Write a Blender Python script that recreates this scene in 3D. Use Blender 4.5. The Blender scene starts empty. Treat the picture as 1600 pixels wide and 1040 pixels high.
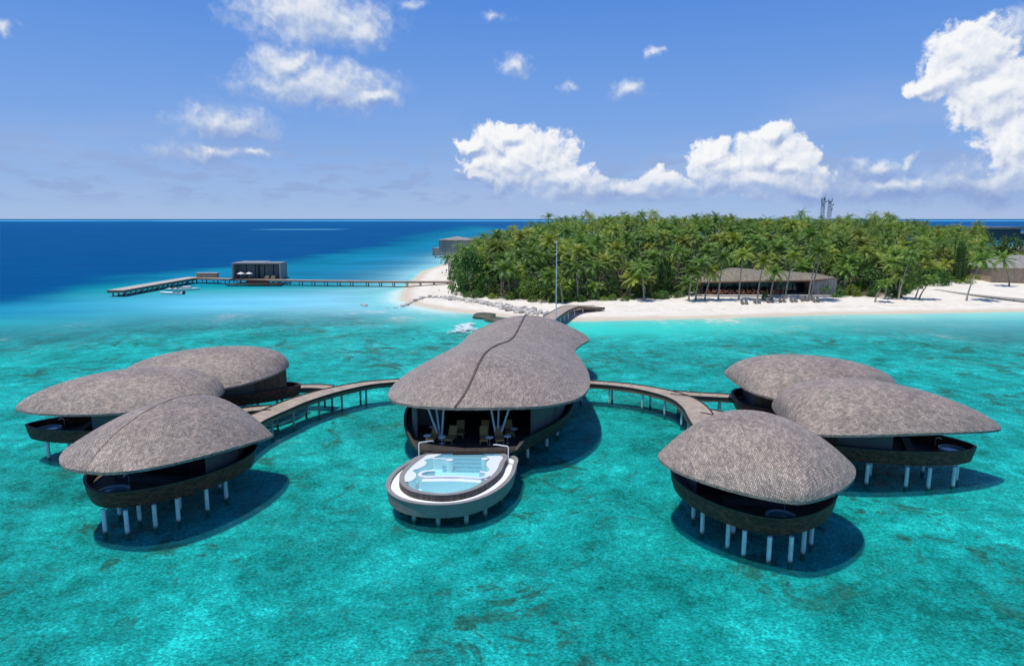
import bpy, math, random
import numpy as np
from mathutils import Vector, noise as mnoise
R = math.radians
rng = random.Random(7)
sc = bpy.context.scene
col = sc.collection

# ------------------------------------------------------------------ camera
CAM_H, FPX = 25.0, 1067.0
PITCH = math.atan(178 / FPX)
cp, sp = math.cos(PITCH), math.sin(PITCH)
cam = bpy.data.cameras.new('camera')
cam.sensor_width = 36.0
cam.lens = 36.0 * FPX / 1600
cam.clip_start = 0.5
cam.clip_end = 200000
co = bpy.data.objects.new('camera', cam)
co.location = (0, 0, CAM_H)
co.rotation_euler = (math.pi / 2 - PITCH, 0, 0)
col.objects.link(co)
sc.camera = co
sc.view_settings.view_transform = 'Standard'
sc.view_settings.look = 'None'
sc.view_settings.exposure = 0
sc.view_settings.gamma = 1
sc.cycles.max_bounces = 8
sc.cycles.transparent_max_bounces = 16
sc.cycles.use_adaptive_sampling = True


def at(x, y, z=0.0):
    """surveyed point of the site (photo measurement at a known height) -> world"""
    u = (x - 800) / FPX
    v = -(y - 520) / FPX
    dy, dz = cp + v * sp, -sp + v * cp
    t = (z - CAM_H) / dz
    return Vector((u * t, dy * t, z))


# ------------------------------------------------------------------ helpers
def link(o, parent=None):
    col.objects.link(o)
    if parent is not None:
        o.parent = parent
    return o


def tag(o, label=None, cat=None, group=None, kind=None):
    if label: o['label'] = label
    if cat: o['category'] = cat
    if group: o['group'] = group
    if kind: o['kind'] = kind
    return o


def empty(name, loc=(0, 0, 0), rz=0.0):
    o = bpy.data.objects.new(name, None)
    o.empty_display_size = 0.5
    o.location = loc
    o.rotation_euler = (0, 0, rz)
    return link(o)


def copy_tree(o, parent=None):
    c = o.copy()
    link(c, parent)
    for ch in list(o.children):
        copy_tree(ch, c)
    return c


class MB:
    def __init__(self, origin=(0, 0, 0)):
        self.v, self.f, self.uv = [], [], []
        self.o = Vector(origin)
        self.has_uv = False

    def add(self, vs, fs, uvs=None):
        n = len(self.v)
        self.v += [tuple(p) for p in vs]
        self.f += [tuple(i + n for i in f) for f in fs]
        if uvs is None:
            self.uv += [None] * len(vs)
        else:
            self.uv += [tuple(q) for q in uvs]
            self.has_uv = True
        return self

    def box(self, c, s, rz=0.0, taper=1.0):
        cx, cy, cz = c
        a, b, h = s[0] / 2, s[1] / 2, s[2] / 2
        ca, sa = math.cos(rz), math.sin(rz)
        vs = []
        for k, (sx, sy, sz) in enumerate([(-1, -1, -1), (1, -1, -1), (1, 1, -1), (-1, 1, -1), (-1, -1, 1), (1, -1, 1), (1, 1, 1), (-1, 1, 1)]):
            t = taper if sz > 0 else 1.0
            x, y = sx * a * t, sy * b * t
            vs.append((cx + x * ca - y * sa, cy + x * sa + y * ca, cz + sz * h))
        return self.add(vs, [(0, 3, 2, 1), (4, 5, 6, 7), (0, 1, 5, 4), (1, 2, 6, 5), (2, 3, 7, 6), (3, 0, 4, 7)])

    def tube(self, pts, rad, n=10, cap=True):
        pts = [Vector(p) for p in pts]
        m = len(pts)
        rads = rad if isinstance(rad, (list, tuple)) else [rad] * m
        vs, fs = [], []
        prev = None
        for i, p in enumerate(pts):
            t = (pts[min(i + 1, m - 1)] - pts[max(i - 1, 0)]).normalized()
            if prev is None:
                a = Vector((1, 0, 0)) if abs(t.x) < 0.8 else Vector((0, 1, 0))
                e1 = t.cross(a).normalized()
            else:
                e1 = (prev - t * prev.dot(t)).normalized()
            prev = e1
            e2 = t.cross(e1)
            for k in range(n):
                an = 2 * math.pi * k / n
                vs.append(p + (e1 * math.cos(an) + e2 * math.sin(an)) * rads[i])
        for i in range(m - 1):
            for k in range(n):
                k2 = (k + 1) % n
                fs.append((i * n + k, i * n + k2, (i + 1) * n + k2, (i + 1) * n + k))
        if cap:
            fs.append(tuple(range(n))[::-1])
            fs.append(tuple((m - 1) * n + k for k in range(n)))
        return self.add(vs, fs)

    def strip(self, A, B, closed=False, uv=False):
        """quad strip between two equally long point rows"""
        n = len(A)
        vs = list(A) + list(B)
        fs = []
        for i in range(n if closed else n - 1):
            j = (i + 1) % n
            fs.append((i, j, n + j, n + i))
        uvs = None
        if uv:
            d, L = 0.0, []
            for i, p in enumerate(A):
                if i: d += (Vector(p) - Vector(A[i - 1])).length
                L.append(d)
            uvs = [(L[i], 0) for i in range(n)] + [(L[i], (Vector(A[i]) - Vector(B[i])).length) for i in range(n)]
        return self.add(vs, fs, uvs)

    def ngon(self, P, flip=False):
        return self.add(P, [tuple(range(len(P)))[::-1] if flip else tuple(range(len(P)))])

    def grid(self, G, uvG=None, flip=False):
        r, c = len(G), len(G[0])
        vs = [p for row in G for p in row]
        fs = []
        for i in range(r - 1):
            for j in range(c - 1):
                q = (i * c + j, i * c + j + 1, (i + 1) * c + j + 1, (i + 1) * c + j)
                fs.append(q[::-1] if flip else q)
        return self.add(vs, fs, None if uvG is None else [q for row in uvG for q in row])

    def mesh(self, name, mat, smooth=False):
        me = bpy.data.meshes.new(name)
        o = self.o
        me.from_pydata([(x - o.x, y - o.y, z - o.z) for x, y, z in self.v], [], self.f)
        if self.has_uv:
            ul = me.uv_layers.new(name='UVMap')
            li = np.zeros(len(me.loops), dtype=np.int32)
            me.loops.foreach_get('vertex_index', li)
            uv = np.array([(q if q is not None else (0, 0)) for q in self.uv], dtype=np.float32)
            ul.data.foreach_set('uv', uv[li].ravel())
        if mat is not None:
            me.materials.append(mat)
        if smooth:
            me.polygons.foreach_set('use_smooth', [True] * len(me.polygons))
            me.set_sharp_from_angle(angle=R(40))
        me.update()
        return me

    def build(self, name, mat, parent=None, smooth=False):
        o = bpy.data.objects.new(name, self.mesh(name, mat, smooth))
        return link(o, parent)


def spline(P, n, closed=False):
    """Catmull-Rom through P, n samples evenly spaced in length"""
    P = [Vector(p) for p in P]
    m = len(P)
    pts = []
    segs = m if closed else m - 1
    for i in range(segs):
        if closed:
            p0, p1, p2, p3 = P[(i - 1) % m], P[i], P[(i + 1) % m], P[(i + 2) % m]
        else:
            p1, p2 = P[i], P[i + 1]
            p0 = P[i - 1] if i else p1 * 2 - p2
            p3 = P[i + 2] if i + 2 < m else p2 * 2 - p1
        for k in range(16):
            t = k / 16
            pts.append(0.5 * ((2 * p1) + (p2 - p0) * t + (2 * p0 - 5 * p1 + 4 * p2 - p3) * t * t + (3 * p1 - p0 - 3 * p2 + p3) * t ** 3))
    pts.append(P[0] if closed else P[-1])
    d = [0.0]
    for a, b in zip(pts, pts[1:]): d.append(d[-1] + (b - a).length)
    out, j = [], 0
    N = n if closed else n - 1
    for k in range(n):
        s = d[-1] * k / N
        while j < len(pts) - 2 and d[j + 1] < s: j += 1
        f = (s - d[j]) / max(d[j + 1] - d[j], 1e-9)
        out.append(pts[j].lerp(pts[j + 1], min(1, f)))
    return out


# ------------------------------------------------------------------ materials
def newmat(name):
    m = bpy.data.materials.new(name)
    m.use_nodes = True
    nt = m.node_tree
    b = nt.nodes['Principled BSDF']
    return m, nt, b


class N:
    """tiny node-building helper"""
    def __init__(self, nt): self.nt = nt

    def n(self, t, **kw):
        x = self.nt.nodes.new(t)
        for k, v in kw.items(): setattr(x, k, v)
        return x

    def l(self, a, b): self.nt.links.new(a, b)

    def set(self, sock, v):
        if hasattr(v, 'is_linked') or isinstance(v, bpy.types.NodeSocket): self.l(v, sock)
        else: sock.default_value = v

    def math(self, op, a, b=None, c=None, clamp=False):
        x = self.n('ShaderNodeMath', operation=op, use_clamp=clamp)
        for i, v in enumerate((a, b, c)):
            if v is not None: self.set(x.inputs[i], v)
        return x.outputs[0]

    def vmath(self, op, a, b=None):
        x = self.n('ShaderNodeVectorMath', operation=op)
        self.set(x.inputs[0], a)
        if b is not None: self.set(x.inputs[1], b)
        return x.outputs[1] if op in ('LENGTH', 'DOT_PRODUCT', 'DISTANCE') else x.outputs[0]

    def mix(self, fac, a, b, bt='MIX'):
        x = self.n('ShaderNodeMix', data_type='RGBA', blend_type=bt)
        self.set(x.inputs[0], fac)
        self.set(x.inputs[6], a if not isinstance(a, tuple) else (*a[:3], 1))
        self.set(x.inputs[7], b if not isinstance(b, tuple) else (*b[:3], 1))
        return x.outputs[2]

    def noise(self, vec, scale, detail=3, rough=0.55, dist=0.0, dim='3D'):
        x = self.n('ShaderNodeTexNoise', noise_dimensions=dim)
        if vec is not None: self.l(vec, x.inputs['Vector'])
        x.inputs['Scale'].default_value = scale
        x.inputs['Detail'].default_value = detail
        x.inputs['Roughness'].default_value = rough
        x.inputs['Distortion'].default_value = dist
        return x.outputs['Fac']

    def ramp(self, fac, stops, interp='LINEAR'):
        x = self.n('ShaderNodeValToRGB')
        x.color_ramp.interpolation = interp
        el = x.color_ramp.elements
        while len(el) < len(stops): el.new(0.5)
        for e, (p, c) in zip(el, stops):
            e.position = p
            e.color = (*c, 1) if isinstance(c, tuple) else (c, c, c, 1)
        self.l(fac, x.inputs[0])
        return x.outputs[0]

    def sstep(self, v, a, b, lo=0.0, hi=1.0):
        x = self.n('ShaderNodeMapRange', interpolation_type='SMOOTHSTEP')
        self.set(x.inputs[0], v)
        x.inputs[1].default_value = a; x.inputs[2].default_value = b
        x.inputs[3].default_value = lo; x.inputs[4].default_value = hi
        return x.outputs[0]

    def pos(self): return self.n('ShaderNodeNewGeometry').outputs['Position']

    def scalevec(self, vec, s):
        return self.vmath('MULTIPLY', vec, s)

    def bump(self, h, strength, dist, bsdf):
        x = self.n('ShaderNodeBump')
        x.inputs['Strength'].default_value = strength
        x.inputs['Distance'].default_value = dist
        self.l(h, x.inputs['Height'])
        self.l(x.outputs[0], bsdf.inputs['Normal'])


def shingle_mat(name, c1, c2, mortar, bw=0.34, rh=0.2, weather=(0.84, 1.14), rough=0.62, use_uv=True):
    m, nt, b = newmat(name)
    g = N(nt)
    uv = g.n('ShaderNodeUVMap').outputs[0] if use_uv else g.n('ShaderNodeTexCoord').outputs['Object']
    w = g.noise(uv, 3.0, 2)
    wob = g.vmath('ADD', uv, g.vmath('MULTIPLY', g.vmath('SUBTRACT', g.n('ShaderNodeTexNoise').outputs['Color'], (0.5, 0.5, 0.5)), (0.0, 0.0, 0.0)))
    br = g.n('ShaderNodeTexBrick')
    br.offset = 0.5
    g.l(wob, br.inputs['Vector'])
    br.inputs['Color1'].default_value = (*c1, 1)
    br.inputs['Color2'].default_value = (*c2, 1)
    br.inputs['Mortar'].default_value = (*mortar, 1)
    br.inputs['Scale'].default_value = 1.0
    br.inputs['Mortar Size'].default_value = 0.016
    br.inputs['Mortar Smooth'].default_value = 0.3
    br.inputs['Brick Width'].default_value = bw
    br.inputs['Row Height'].default_value = rh
    # second random per-shingle tone, different cell size so the tones do not repeat
    br2 = g.n('ShaderNodeTexBrick')
    br2.offset = 0.37
    g.l(wob, br2.inputs['Vector'])
    br2.inputs['Color1'].default_value = (0.82, 0.82, 0.82, 1)
    br2.inputs['Color2'].default_value = (1.32, 1.28, 1.24, 1)
    br2.inputs['Mortar'].default_value = (0.9, 0.9, 0.9, 1)
    br2.inputs['Scale'].default_value = 1.0
    br2.inputs['Mortar Size'].default_value = 0.0
    br2.inputs['Brick Width'].default_value = bw * 1.9
    br2.inputs['Row Height'].default_value = rh * 2
    c = g.mix(1.0, br.outputs[0], br2.outputs[0], 'MULTIPLY')
    big = g.noise(uv, 0.35, 4, 0.6)
    c = g.mix(1.0, c, g.ramp(big, [(0.3, weather[0]), (0.7, weather[1])]), 'MULTIPLY')
    fine = g.noise(uv, 9.0, 3, 0.8)
    c = g.mix(1.0, c, g.ramp(fine, [(0.34, 0.66), (0.5, 0.98), (0.66, 1.55)]), 'MULTIPLY')
    hue = g.noise(uv, 1.1, 3, 0.6)
    c = g.mix(g.ramp(hue, [(0.42, 0.0), (0.72, 0.3)]), c, g.mix(1.0, c, (1.12, 0.93, 0.78), 'MULTIPLY'))
    g.l(c, b.inputs['Base Color'])
    b.inputs['Roughness'].default_value = rough
    h = g.math('ADD', g.math('MULTIPLY', br.outputs['Fac'], -0.6), g.math('MULTIPLY', fine, 1.2))
    g.bump(h, 0.75, 0.05, b)
    return m


def plank_mat(name, c1, c2, gap, pw=0.16, rough=0.7, uvs=True, along=False):
    m, nt, b = newmat(name)
    g = N(nt)
    v = g.n('ShaderNodeUVMap').outputs[0] if uvs else g.n('ShaderNodeTexCoord').outputs['Object']
    br = g.n('ShaderNodeTexBrick')
    br.offset = 0.43
    mp = g.n('ShaderNodeMapping')
    mp.inputs['Rotation'].default_value = (0, 0, 0 if along else math.pi / 2)
    g.l(v, mp.inputs[0])
    g.l(mp.outputs[0], br.inputs['Vector'])
    br.inputs['Color1'].default_value = (*c1, 1)
    br.inputs['Color2'].default_value = (*c2, 1)
    br.inputs['Mortar'].default_value = (*gap, 1)
    br.inputs['Scale'].default_value = 1
    br.inputs['Mortar Size'].default_value = 0.012
    br.inputs['Brick Width'].default_value = 2.6
    br.inputs['Row Height'].default_value = pw
    n1 = g.noise(v, 1.3, 5, 0.65)
    c = g.mix(1.0, br.outputs[0], g.ramp(n1, [(0.3, 0.7), (0.7, 1.25)]), 'MULTIPLY')
    g.l(c, b.inputs['Base Color'])
    b.inputs['Roughness'].default_value = rough
    g.bump(br.outputs['Fac'], -0.4, 0.02, b)
    return m


def plain_mat(name, c, rough=0.6, var=0.18, scale=2.0, metal=0.0, spec=0.5, bump=0.0, rnd=0.0):
    m, nt, b = newmat(name)
    g = N(nt)
    tc = g.n('ShaderNodeTexCoord').outputs['Object']
    n1 = g.noise(tc, scale, 5, 0.65)
    cc = g.mix(1.0, c, g.ramp(n1, [(0.28, 1 - var), (0.72, 1 + var)]), 'MULTIPLY')
    if rnd:
        oi = g.n('ShaderNodeObjectInfo').outputs['Random']
        cc = g.mix(1.0, cc, g.ramp(oi, [(0.0, 1 - rnd), (1.0, 1 + rnd)]), 'MULTIPLY')
    g.l(cc, b.inputs['Base Color'])
    b.inputs['Roughness'].default_value = rough
    b.inputs['Metallic'].default_value = metal
    b.inputs['Specular IOR Level'].default_value = spec
    if bump: g.bump(n1, bump, 0.05, b)
    return m


M = {}
M['shingle'] = shingle_mat('weathered_shingle', (0.245, 0.200, 0.168), (0.455, 0.385, 0.330), (0.13, 0.105, 0.088), 0.22, 0.13, rough=0.5)
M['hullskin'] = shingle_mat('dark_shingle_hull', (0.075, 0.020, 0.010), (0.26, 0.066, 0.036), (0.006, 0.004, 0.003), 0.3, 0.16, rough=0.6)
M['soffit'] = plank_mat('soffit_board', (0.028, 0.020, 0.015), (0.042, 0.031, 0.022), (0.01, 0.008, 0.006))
M['rimcap'] = plain_mat('rim_cap_timber', (0.055, 0.042, 0.034), 0.55, 0.3, 3)
M['ridge'] = plain_mat('ridge_cap', (0.085, 0.068, 0.06), 0.6, 0.3, 3)
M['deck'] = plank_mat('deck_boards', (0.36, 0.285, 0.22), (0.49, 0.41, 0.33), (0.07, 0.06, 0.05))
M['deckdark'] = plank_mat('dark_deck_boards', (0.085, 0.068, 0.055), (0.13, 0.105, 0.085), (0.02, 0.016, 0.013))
M['fascia'] = plank_mat('fascia_timber', (0.21, 0.135, 0.085), (0.29, 0.19, 0.12), (0.05, 0.03, 0.02), 0.22, along=True)
M['edge'] = plain_mat('dark_edge_board', (0.03, 0.025, 0.022), 0.6, 0.3)


def pile_mat(name, c, wl=0.38):
    m = plain_mat(name, c, 0.5, 0.14, 1.2)
    nt = m.node_tree
    g = N(nt)
    b = nt.nodes['Principled BSDF']
    src = b.inputs['Base Color'].links[0].from_socket
    p = g.pos()
    z = g.n('ShaderNodeSeparateXYZ'); g.l(p, z.inputs[0])
    f = g.sstep(g.math('ADD', z.outputs[2], g.math('MULTIPLY', g.math('SUBTRACT', g.noise(p, 3.0, 4, 0.6), 0.5), 0.5)), wl, 0.05)
    st = g.ramp(g.noise(g.scalevec(p, (6, 6, 0.5)), 1.0, 4, 0.6), [(0.4, 1.0), (0.7, 0.72)])
    g.l(g.mix(f, g.mix(1.0, src, st, 'MULTIPLY'), (0.07, 0.085, 0.06)), b.inputs['Base Color'])
    return m


M['pile'] = pile_mat('painted_pile', (0.80, 0.82, 0.82))
M['pilewood'] = pile_mat('weathered_pile', (0.36, 0.38, 0.37))
M['wall'] = plain_mat('grey_render', (0.13, 0.132, 0.13), 0.7, 0.12, 0.8)
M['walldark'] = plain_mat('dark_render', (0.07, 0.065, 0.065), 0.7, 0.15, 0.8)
M['slat'] = plank_mat('timber_slats', (0.10, 0.065, 0.035), (0.17, 0.11, 0.06), (0.01, 0.008, 0.006), 0.18)
M['frame'] = plain_mat('dark_metal_frame', (0.03, 0.03, 0.032), 0.4, 0.1, 2, 0.3)
M['tub'] = plain_mat('grey_tub_shell', (0.34, 0.42, 0.44), 0.35, 0.06)
M['steel'] = plain_mat('brushed_steel', (0.72, 0.72, 0.70), 0.28, 0.06, 3, 0.9)
M['whitepaint'] = plain_mat('white_paint', (0.82, 0.83, 0.82), 0.4, 0.05)
M['bluepaint'] = plain_mat('blue_grey_steel', (0.42, 0.50, 0.58), 0.4, 0.06)
M['pvframe'] = plain_mat('grey_cladding', (0.27, 0.265, 0.26), 0.7, 0.12, 0.6)
M['deckshade'] = plank_mat('shade_dark_boards', (0.035, 0.028, 0.024), (0.055, 0.045, 0.038), (0.01, 0.008, 0.007))  # hall deck: shade under the eave is put into the board colour
M['hullshade'] = shingle_mat('shaded_hall_hull', (0.030, 0.014, 0.009), (0.095, 0.042, 0.026), (0.006, 0.004, 0.003), 0.3, 0.16, rough=0.6)  # darker copy of the hull skin, front shade painted into its colour
M['tanedge'] = plain_mat('pier_side_timber', (0.16, 0.13, 0.10), 0.75, 0.25)
M['spill'] = shingle_mat('spill_wall_shingle', (0.05, 0.042, 0.040), (0.13, 0.11, 0.105), (0.02, 0.017, 0.016), 0.12, 0.5)
M['paledeck'] = plank_mat('pale_pier_boards', (0.47, 0.42, 0.36), (0.58, 0.53, 0.46), (0.15, 0.13, 0.11))
M['walldarkm'] = plain_mat('mid_grey_panel', (0.15, 0.145, 0.15), 0.7, 0.1)
M['wall2'] = plain_mat('grey_shutter', (0.19, 0.18, 0.185), 0.65, 0.12)
M['clubroof'] = plank_mat('olive_grey_shingle', (0.17, 0.145, 0.105), (0.24, 0.21, 0.155), (0.15, 0.13, 0.1), 0.3, uvs=False)
M['clubwood'] = plain_mat('warm_eave_timber', (0.36, 0.20, 0.13), 0.7, 0.15)
M['poolhull'] = plain_mat('pool_hull_render', (0.27, 0.215, 0.19), 0.6, 0.12, 0.9)
M['coping'] = plain_mat('stone_coping', (0.23, 0.22, 0.22), 0.7, 0.22, 4)
M['gutter'] = plain_mat('white_pebble_gutter', (0.80, 0.82, 0.82), 0.8, 0.08, 12)
M['basin'] = plain_mat('pale_pool_tile', (0.72, 0.90, 0.92), 0.4, 0.05, 3)
M['poolwhite'] = plain_mat('pool_white', (0.70, 0.76, 0.78), 0.35, 0.04)
M['poolblue'] = plain_mat('pool_blue', (0.14, 0.38, 0.52), 0.35, 0.2, 3)
M['lounger'] = plain_mat('ochre_cushion', (0.32, 0.20, 0.065), 0.85, 0.12, 4)
M['lframe'] = plain_mat('lounger_timber', (0.20, 0.13, 0.08), 0.6, 0.2, 4)
M['greylounger'] = plain_mat('grey_cushion', (0.12, 0.12, 0.125), 0.8, 0.15, 4)
M['terracotta'] = plain_mat('orange_timber', (0.46, 0.20, 0.10), 0.7, 0.2, 3)
M['concrete'] = plain_mat('pale_concrete', (0.42, 0.40, 0.37), 0.8, 0.15, 0.8)
M['roofgrey'] = plank_mat('grey_shingle_sheet', (0.22, 0.205, 0.185), (0.33, 0.31, 0.28), (0.12, 0.11, 0.1), 0.35, uvs=False)
M['tanwall'] = plank_mat('woven_tan_wall', (0.33, 0.25, 0.17), (0.42, 0.33, 0.23), (0.2, 0.15, 0.1), 0.3, uvs=False)
M['bark'] = plain_mat('palm_bark', (0.30, 0.26, 0.21), 0.85, 0.3, 3, bump=0.4, rnd=0.2)
M['rubber'] = plain_mat('black_plastic', (0.015, 0.015, 0.017), 0.45, 0.1)
M['rock'] = plain_mat('coral_rock', (0.47, 0.445, 0.40), 0.9, 0.45, 1.1, bump=0.8, rnd=0.4)
M['wetrock'] = plain_mat('algae_rock', (0.085, 0.085, 0.045), 0.55, 0.4, 0.8, bump=0.8)


def glass_mat():
    m, nt, b = newmat('tinted_glass')
    b.inputs['Base Color'].default_value = (0.012, 0.018, 0.022, 1)
    g = N(nt)
    tc = g.n('ShaderNodeTexCoord').outputs['Object']
    g.l(g.ramp(g.noise(tc, 0.6, 2), [(0.3, 0.05), (0.7, 0.12)]), b.inputs['Roughness'])
    b.inputs['Specular IOR Level'].default_value = 0.5
    return m


M['glass'] = glass_mat()


def leaf_mat(name, dark, mid, light, yellow, trans=0.24, rough=0.45):
    m, nt, b = newmat(name)
    g = N(nt)
    tc = g.n('ShaderNodeTexCoord').outputs['Object']
    oi = g.n('ShaderNodeObjectInfo').outputs['Random']
    n1 = g.noise(g.vmath('ADD', tc, g.vmath('MULTIPLY', g.n('ShaderNodeObjectInfo').outputs['Location'], (0.13, 0.13, 0.13))), 0.9, 4, 0.7)
    c = g.ramp(n1, [(0.3, dark), (0.5, mid), (0.7, light)])
    c = g.mix(g.sstep(oi, 0.55, 1.0, 0.0, 0.6), c, yellow)
    c = g.mix(1.0, c, g.ramp(g.math('FRACT', g.math('MULTIPLY', oi, 7.3)), [(0.0, 0.72), (1.0, 1.3)]), 'MULTIPLY')
    g.l(c, b.inputs['Base Color'])
    b.inputs['Roughness'].default_value = rough
    b.inputs['Specular IOR Level'].default_value = 0.28
    t = g.n('ShaderNodeBsdfTranslucent')
    g.l(g.mix(1.0, c, (1.3, 1.45, 0.5), 'MULTIPLY'), t.inputs[0])
    mx = g.n('ShaderNodeMixShader')
    mx.inputs[0].default_value = trans
    g.l(b.outputs[0], mx.inputs[1]); g.l(t.outputs[0], mx.inputs[2])
    g.l(mx.outputs[0], nt.nodes['Material Output'].inputs[0])
    return m


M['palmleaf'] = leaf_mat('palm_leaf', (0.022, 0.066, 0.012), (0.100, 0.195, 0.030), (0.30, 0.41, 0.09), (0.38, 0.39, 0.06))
M['bushleaf'] = leaf_mat('broad_leaf', (0.025, 0.075, 0.018), (0.055, 0.135, 0.028), (0.10, 0.20, 0.04), (0.15, 0.22, 0.03))
M['yellowleaf'] = leaf_mat('lime_leaf', (0.09, 0.16, 0.02), (0.17, 0.26, 0.03), (0.27, 0.34, 0.05), (0.30, 0.33, 0.04))
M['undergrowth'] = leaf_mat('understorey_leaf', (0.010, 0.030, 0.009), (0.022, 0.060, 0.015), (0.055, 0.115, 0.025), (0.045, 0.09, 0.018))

# ------------------------------------------------------------------ sun and sky
SUN_EL, SUN_AZ = R(75), (-0.93, -0.37)           # direction towards the sun
sd = Vector((SUN_AZ[0], SUN_AZ[1], 0)).normalized() * math.cos(SUN_EL) + Vector((0, 0, math.sin(SUN_EL)))
sl = bpy.data.lights.new('sun', 'SUN')
sl.energy = 3.9
sl.angle = R(0.9)
sl.color = (1.0, 0.955, 0.88)
so = link(bpy.data.objects.new('sun', sl))
so.rotation_euler = sd.to_track_quat('Z', 'Y').to_euler()
so.location = (-60, -30, 120)


def make_world():
    w = bpy.data.worlds.new('World')
    sc.world = w
    w.use_nodes = True
    nt = w.node_tree
    g = N(nt)
    bg = nt.nodes['Background']
    sky = g.n('ShaderNodeTexSky', sky_type='NISHITA')
    sky.sun_disc = False
    sky.sun_elevation = SUN_EL
    sky.sun_rotation = math.atan2(SUN_AZ[0], SUN_AZ[1])
    sky.altitude = 10
    sky.air_density = 1.0
    sky.dust_density = 0.35
    sky.ozone_density = 2.2
    d = g.vmath('NORMALIZE', g.n('ShaderNodeTexCoord').outputs['Generated'])
    sx = g.n('ShaderNodeSeparateXYZ'); g.l(d, sx.inputs[0])
    az = g.math('MULTIPLY', g.math('ARCTAN2', sx.outputs[0], sx.outputs[1]), 57.29578)
    el = g.math('MULTIPLY', g.math('ARCSINE', sx.outputs[2]), 57.29578)
    cb = g.n('ShaderNodeCombineXYZ'); g.l(az, cb.inputs[0]); g.l(el, cb.inputs[1])
    P = cb.outputs[0]
    # the maritime air over the reef: periwinkle low down, strong blue above
    low = g.ramp(g.math('DIVIDE', el, 30.0, clamp=True),
                 [(0.0, (4.5, 6.2, 9.4)), (0.09, (3.5, 5.4, 9.3)), (0.25, (2.35, 4.5, 9.2)), (0.58, (0.95, 3.0, 8.6)), (1.0, (0.6, 2.2, 7.0))])
    skyc = g.mix(g.sstep(el, 18.0, 45.0, 0.88, 0.0), g.mix(1.0, sky.outputs[0], (0.75, 1.0, 1.45), 'MULTIPLY'), low)

    def aeo(x, y):
        u = (x - 800) / FPX; v = -(y - 520) / FPX
        X, Y, Z = u, cp + v * sp, -sp + v * cp
        return math.degrees(math.atan2(X, Y)), math.degrees(math.atan2(Z, math.hypot(X, Y)))
    KX = 57.3 / FPX
    # cumulus blobs: x, y, rx, ry (photo measures of the bearing and height of each cloud), strength
    solid = [(815, 250, 88, 50), (778, 222, 50, 24), (882, 285, 66, 30), (735, 228, 36, 10), (800, 212, 30, 22), (905, 292, 40, 24),
             (1028, 288, 52, 19), (1000, 293, 42, 14), (1108, 240, 34, 22), (1125, 262, 44, 28),
             (1203, 240, 58, 36), (1203, 208, 24, 18), (1180, 282, 98, 26), (1240, 262, 34, 24),
             (1515, 85, 52, 40), (1452, 132, 40, 16), (1555, 150, 60, 44), (1595, 220, 48, 50), (1490, 120, 40, 26), (1620, 260, 60, 40)]
    soft = [(490, 26, 104, 40, 1.0), (560, 52, 50, 24, 0.8), (500, 134, 104, 34, 1.0), (448, 100, 46, 26, 0.9), (580, 152, 54, 18, 0.8),
            (352, 196, 80, 30, 0.8), (330, 240, 90, 20, 0.6), (400, 240, 50, 14, 0.4), (805, 104, 34, 24, 0.42), (985, 142, 36, 22, 0.48), (885, 136, 26, 14, 0.12),
            (1022, 80, 16, 12, 0.2), (780, 28, 40, 14, 0.08), (640, 10, 50, 16, 0.15), (1590, 40, 40, 26, 0.5),
            (1365, 262, 40, 12, 0.7), (1424, 250, 16, 12, 0.7), (1400, 292, 130, 26, 0.85), (1530, 290, 90, 30, 0.8), (1270, 296, 70, 20, 0.7), (960, 300, 120, 16, 0.6), (10, 40, 26, 14, 0.32)]

    def field(vec, blobs, bias):
        acc = None
        for bl in blobs:
            x, y, rx, ry = bl[:4]
            a, e = aeo(x, y)
            dv = g.vmath('MULTIPLY', g.vmath('SUBTRACT', vec, (a, e, 0)), (1 / (rx * KX), 1 / (ry * KX), 0))
            v = g.math('SUBTRACT', 1.0, g.vmath('LENGTH', dv))
            if len(bl) > 4:
                v = g.math('MULTIPLY', g.math('MAXIMUM', v, -1.0), 1.0)
                v = g.math('SUBTRACT', v, (1 - bl[4]) * 0.75)
            acc = v if acc is None else g.math('SMOOTH_MAX', acc, v, 0.22)
        return acc

    def cloud(vec, blobs, wamp, bil, wsc=0.40):
        wn = g.n('ShaderNodeTexNoise', noise_dimensions='2D'); wn.inputs['Scale'].default_value = wsc; wn.inputs['Detail'].default_value = 4; wn.inputs['Roughness'].default_value = 0.55
        g.l(vec, wn.inputs['Vector'])
        v2 = g.vmath('ADD', vec, g.vmath('MULTIPLY', g.vmath('SUBTRACT', wn.outputs['Color'], (0.5, 0.5, 0.5)), wamp))
        fl = field(v2, blobs, 0)
        acc = fl
        for sc_, am in ((0.75, 0.62), (1.7, 0.30), (3.9, 0.12)):
            vo = g.n('ShaderNodeTexVoronoi', voronoi_dimensions='2D', feature='F1')
            vo.inputs['Scale'].default_value = sc_
            g.l(v2, vo.inputs['Vector'])
            acc = g.math('ADD', acc, g.math('MULTIPLY', g.math('SUBTRACT', 0.44, vo.outputs['Distance']), bil * am))
        return acc
    OFF = (-0.24, 0.50, 0.0)
    fs = cloud(P, solid, (2.6, 2.0, 0.0), 0.62)
    fs2 = cloud(g.vmath('ADD', P, OFF), solid, (2.6, 2.0, 0.0), 0.62)
    ff = cloud(P, soft, (3.6, 2.2, 0.0), 0.34, 0.34)
    ff2 = cloud(g.vmath('ADD', P, OFF), soft, (3.6, 2.2, 0.0), 0.34, 0.34)
    n2 = g.noise(P, 1.5, 6, 0.6, dim='2D')
    nn_ = g.math('SUBTRACT', n2, 0.5)
    ms = g.sstep(g.math('ADD', fs, g.math('MULTIPLY', nn_, 0.42)), -0.10, 0.22)
    ms = g.math('MULTIPLY', ms, g.sstep(el, 0.8, 4.4, 0.22, 0.97))
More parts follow.
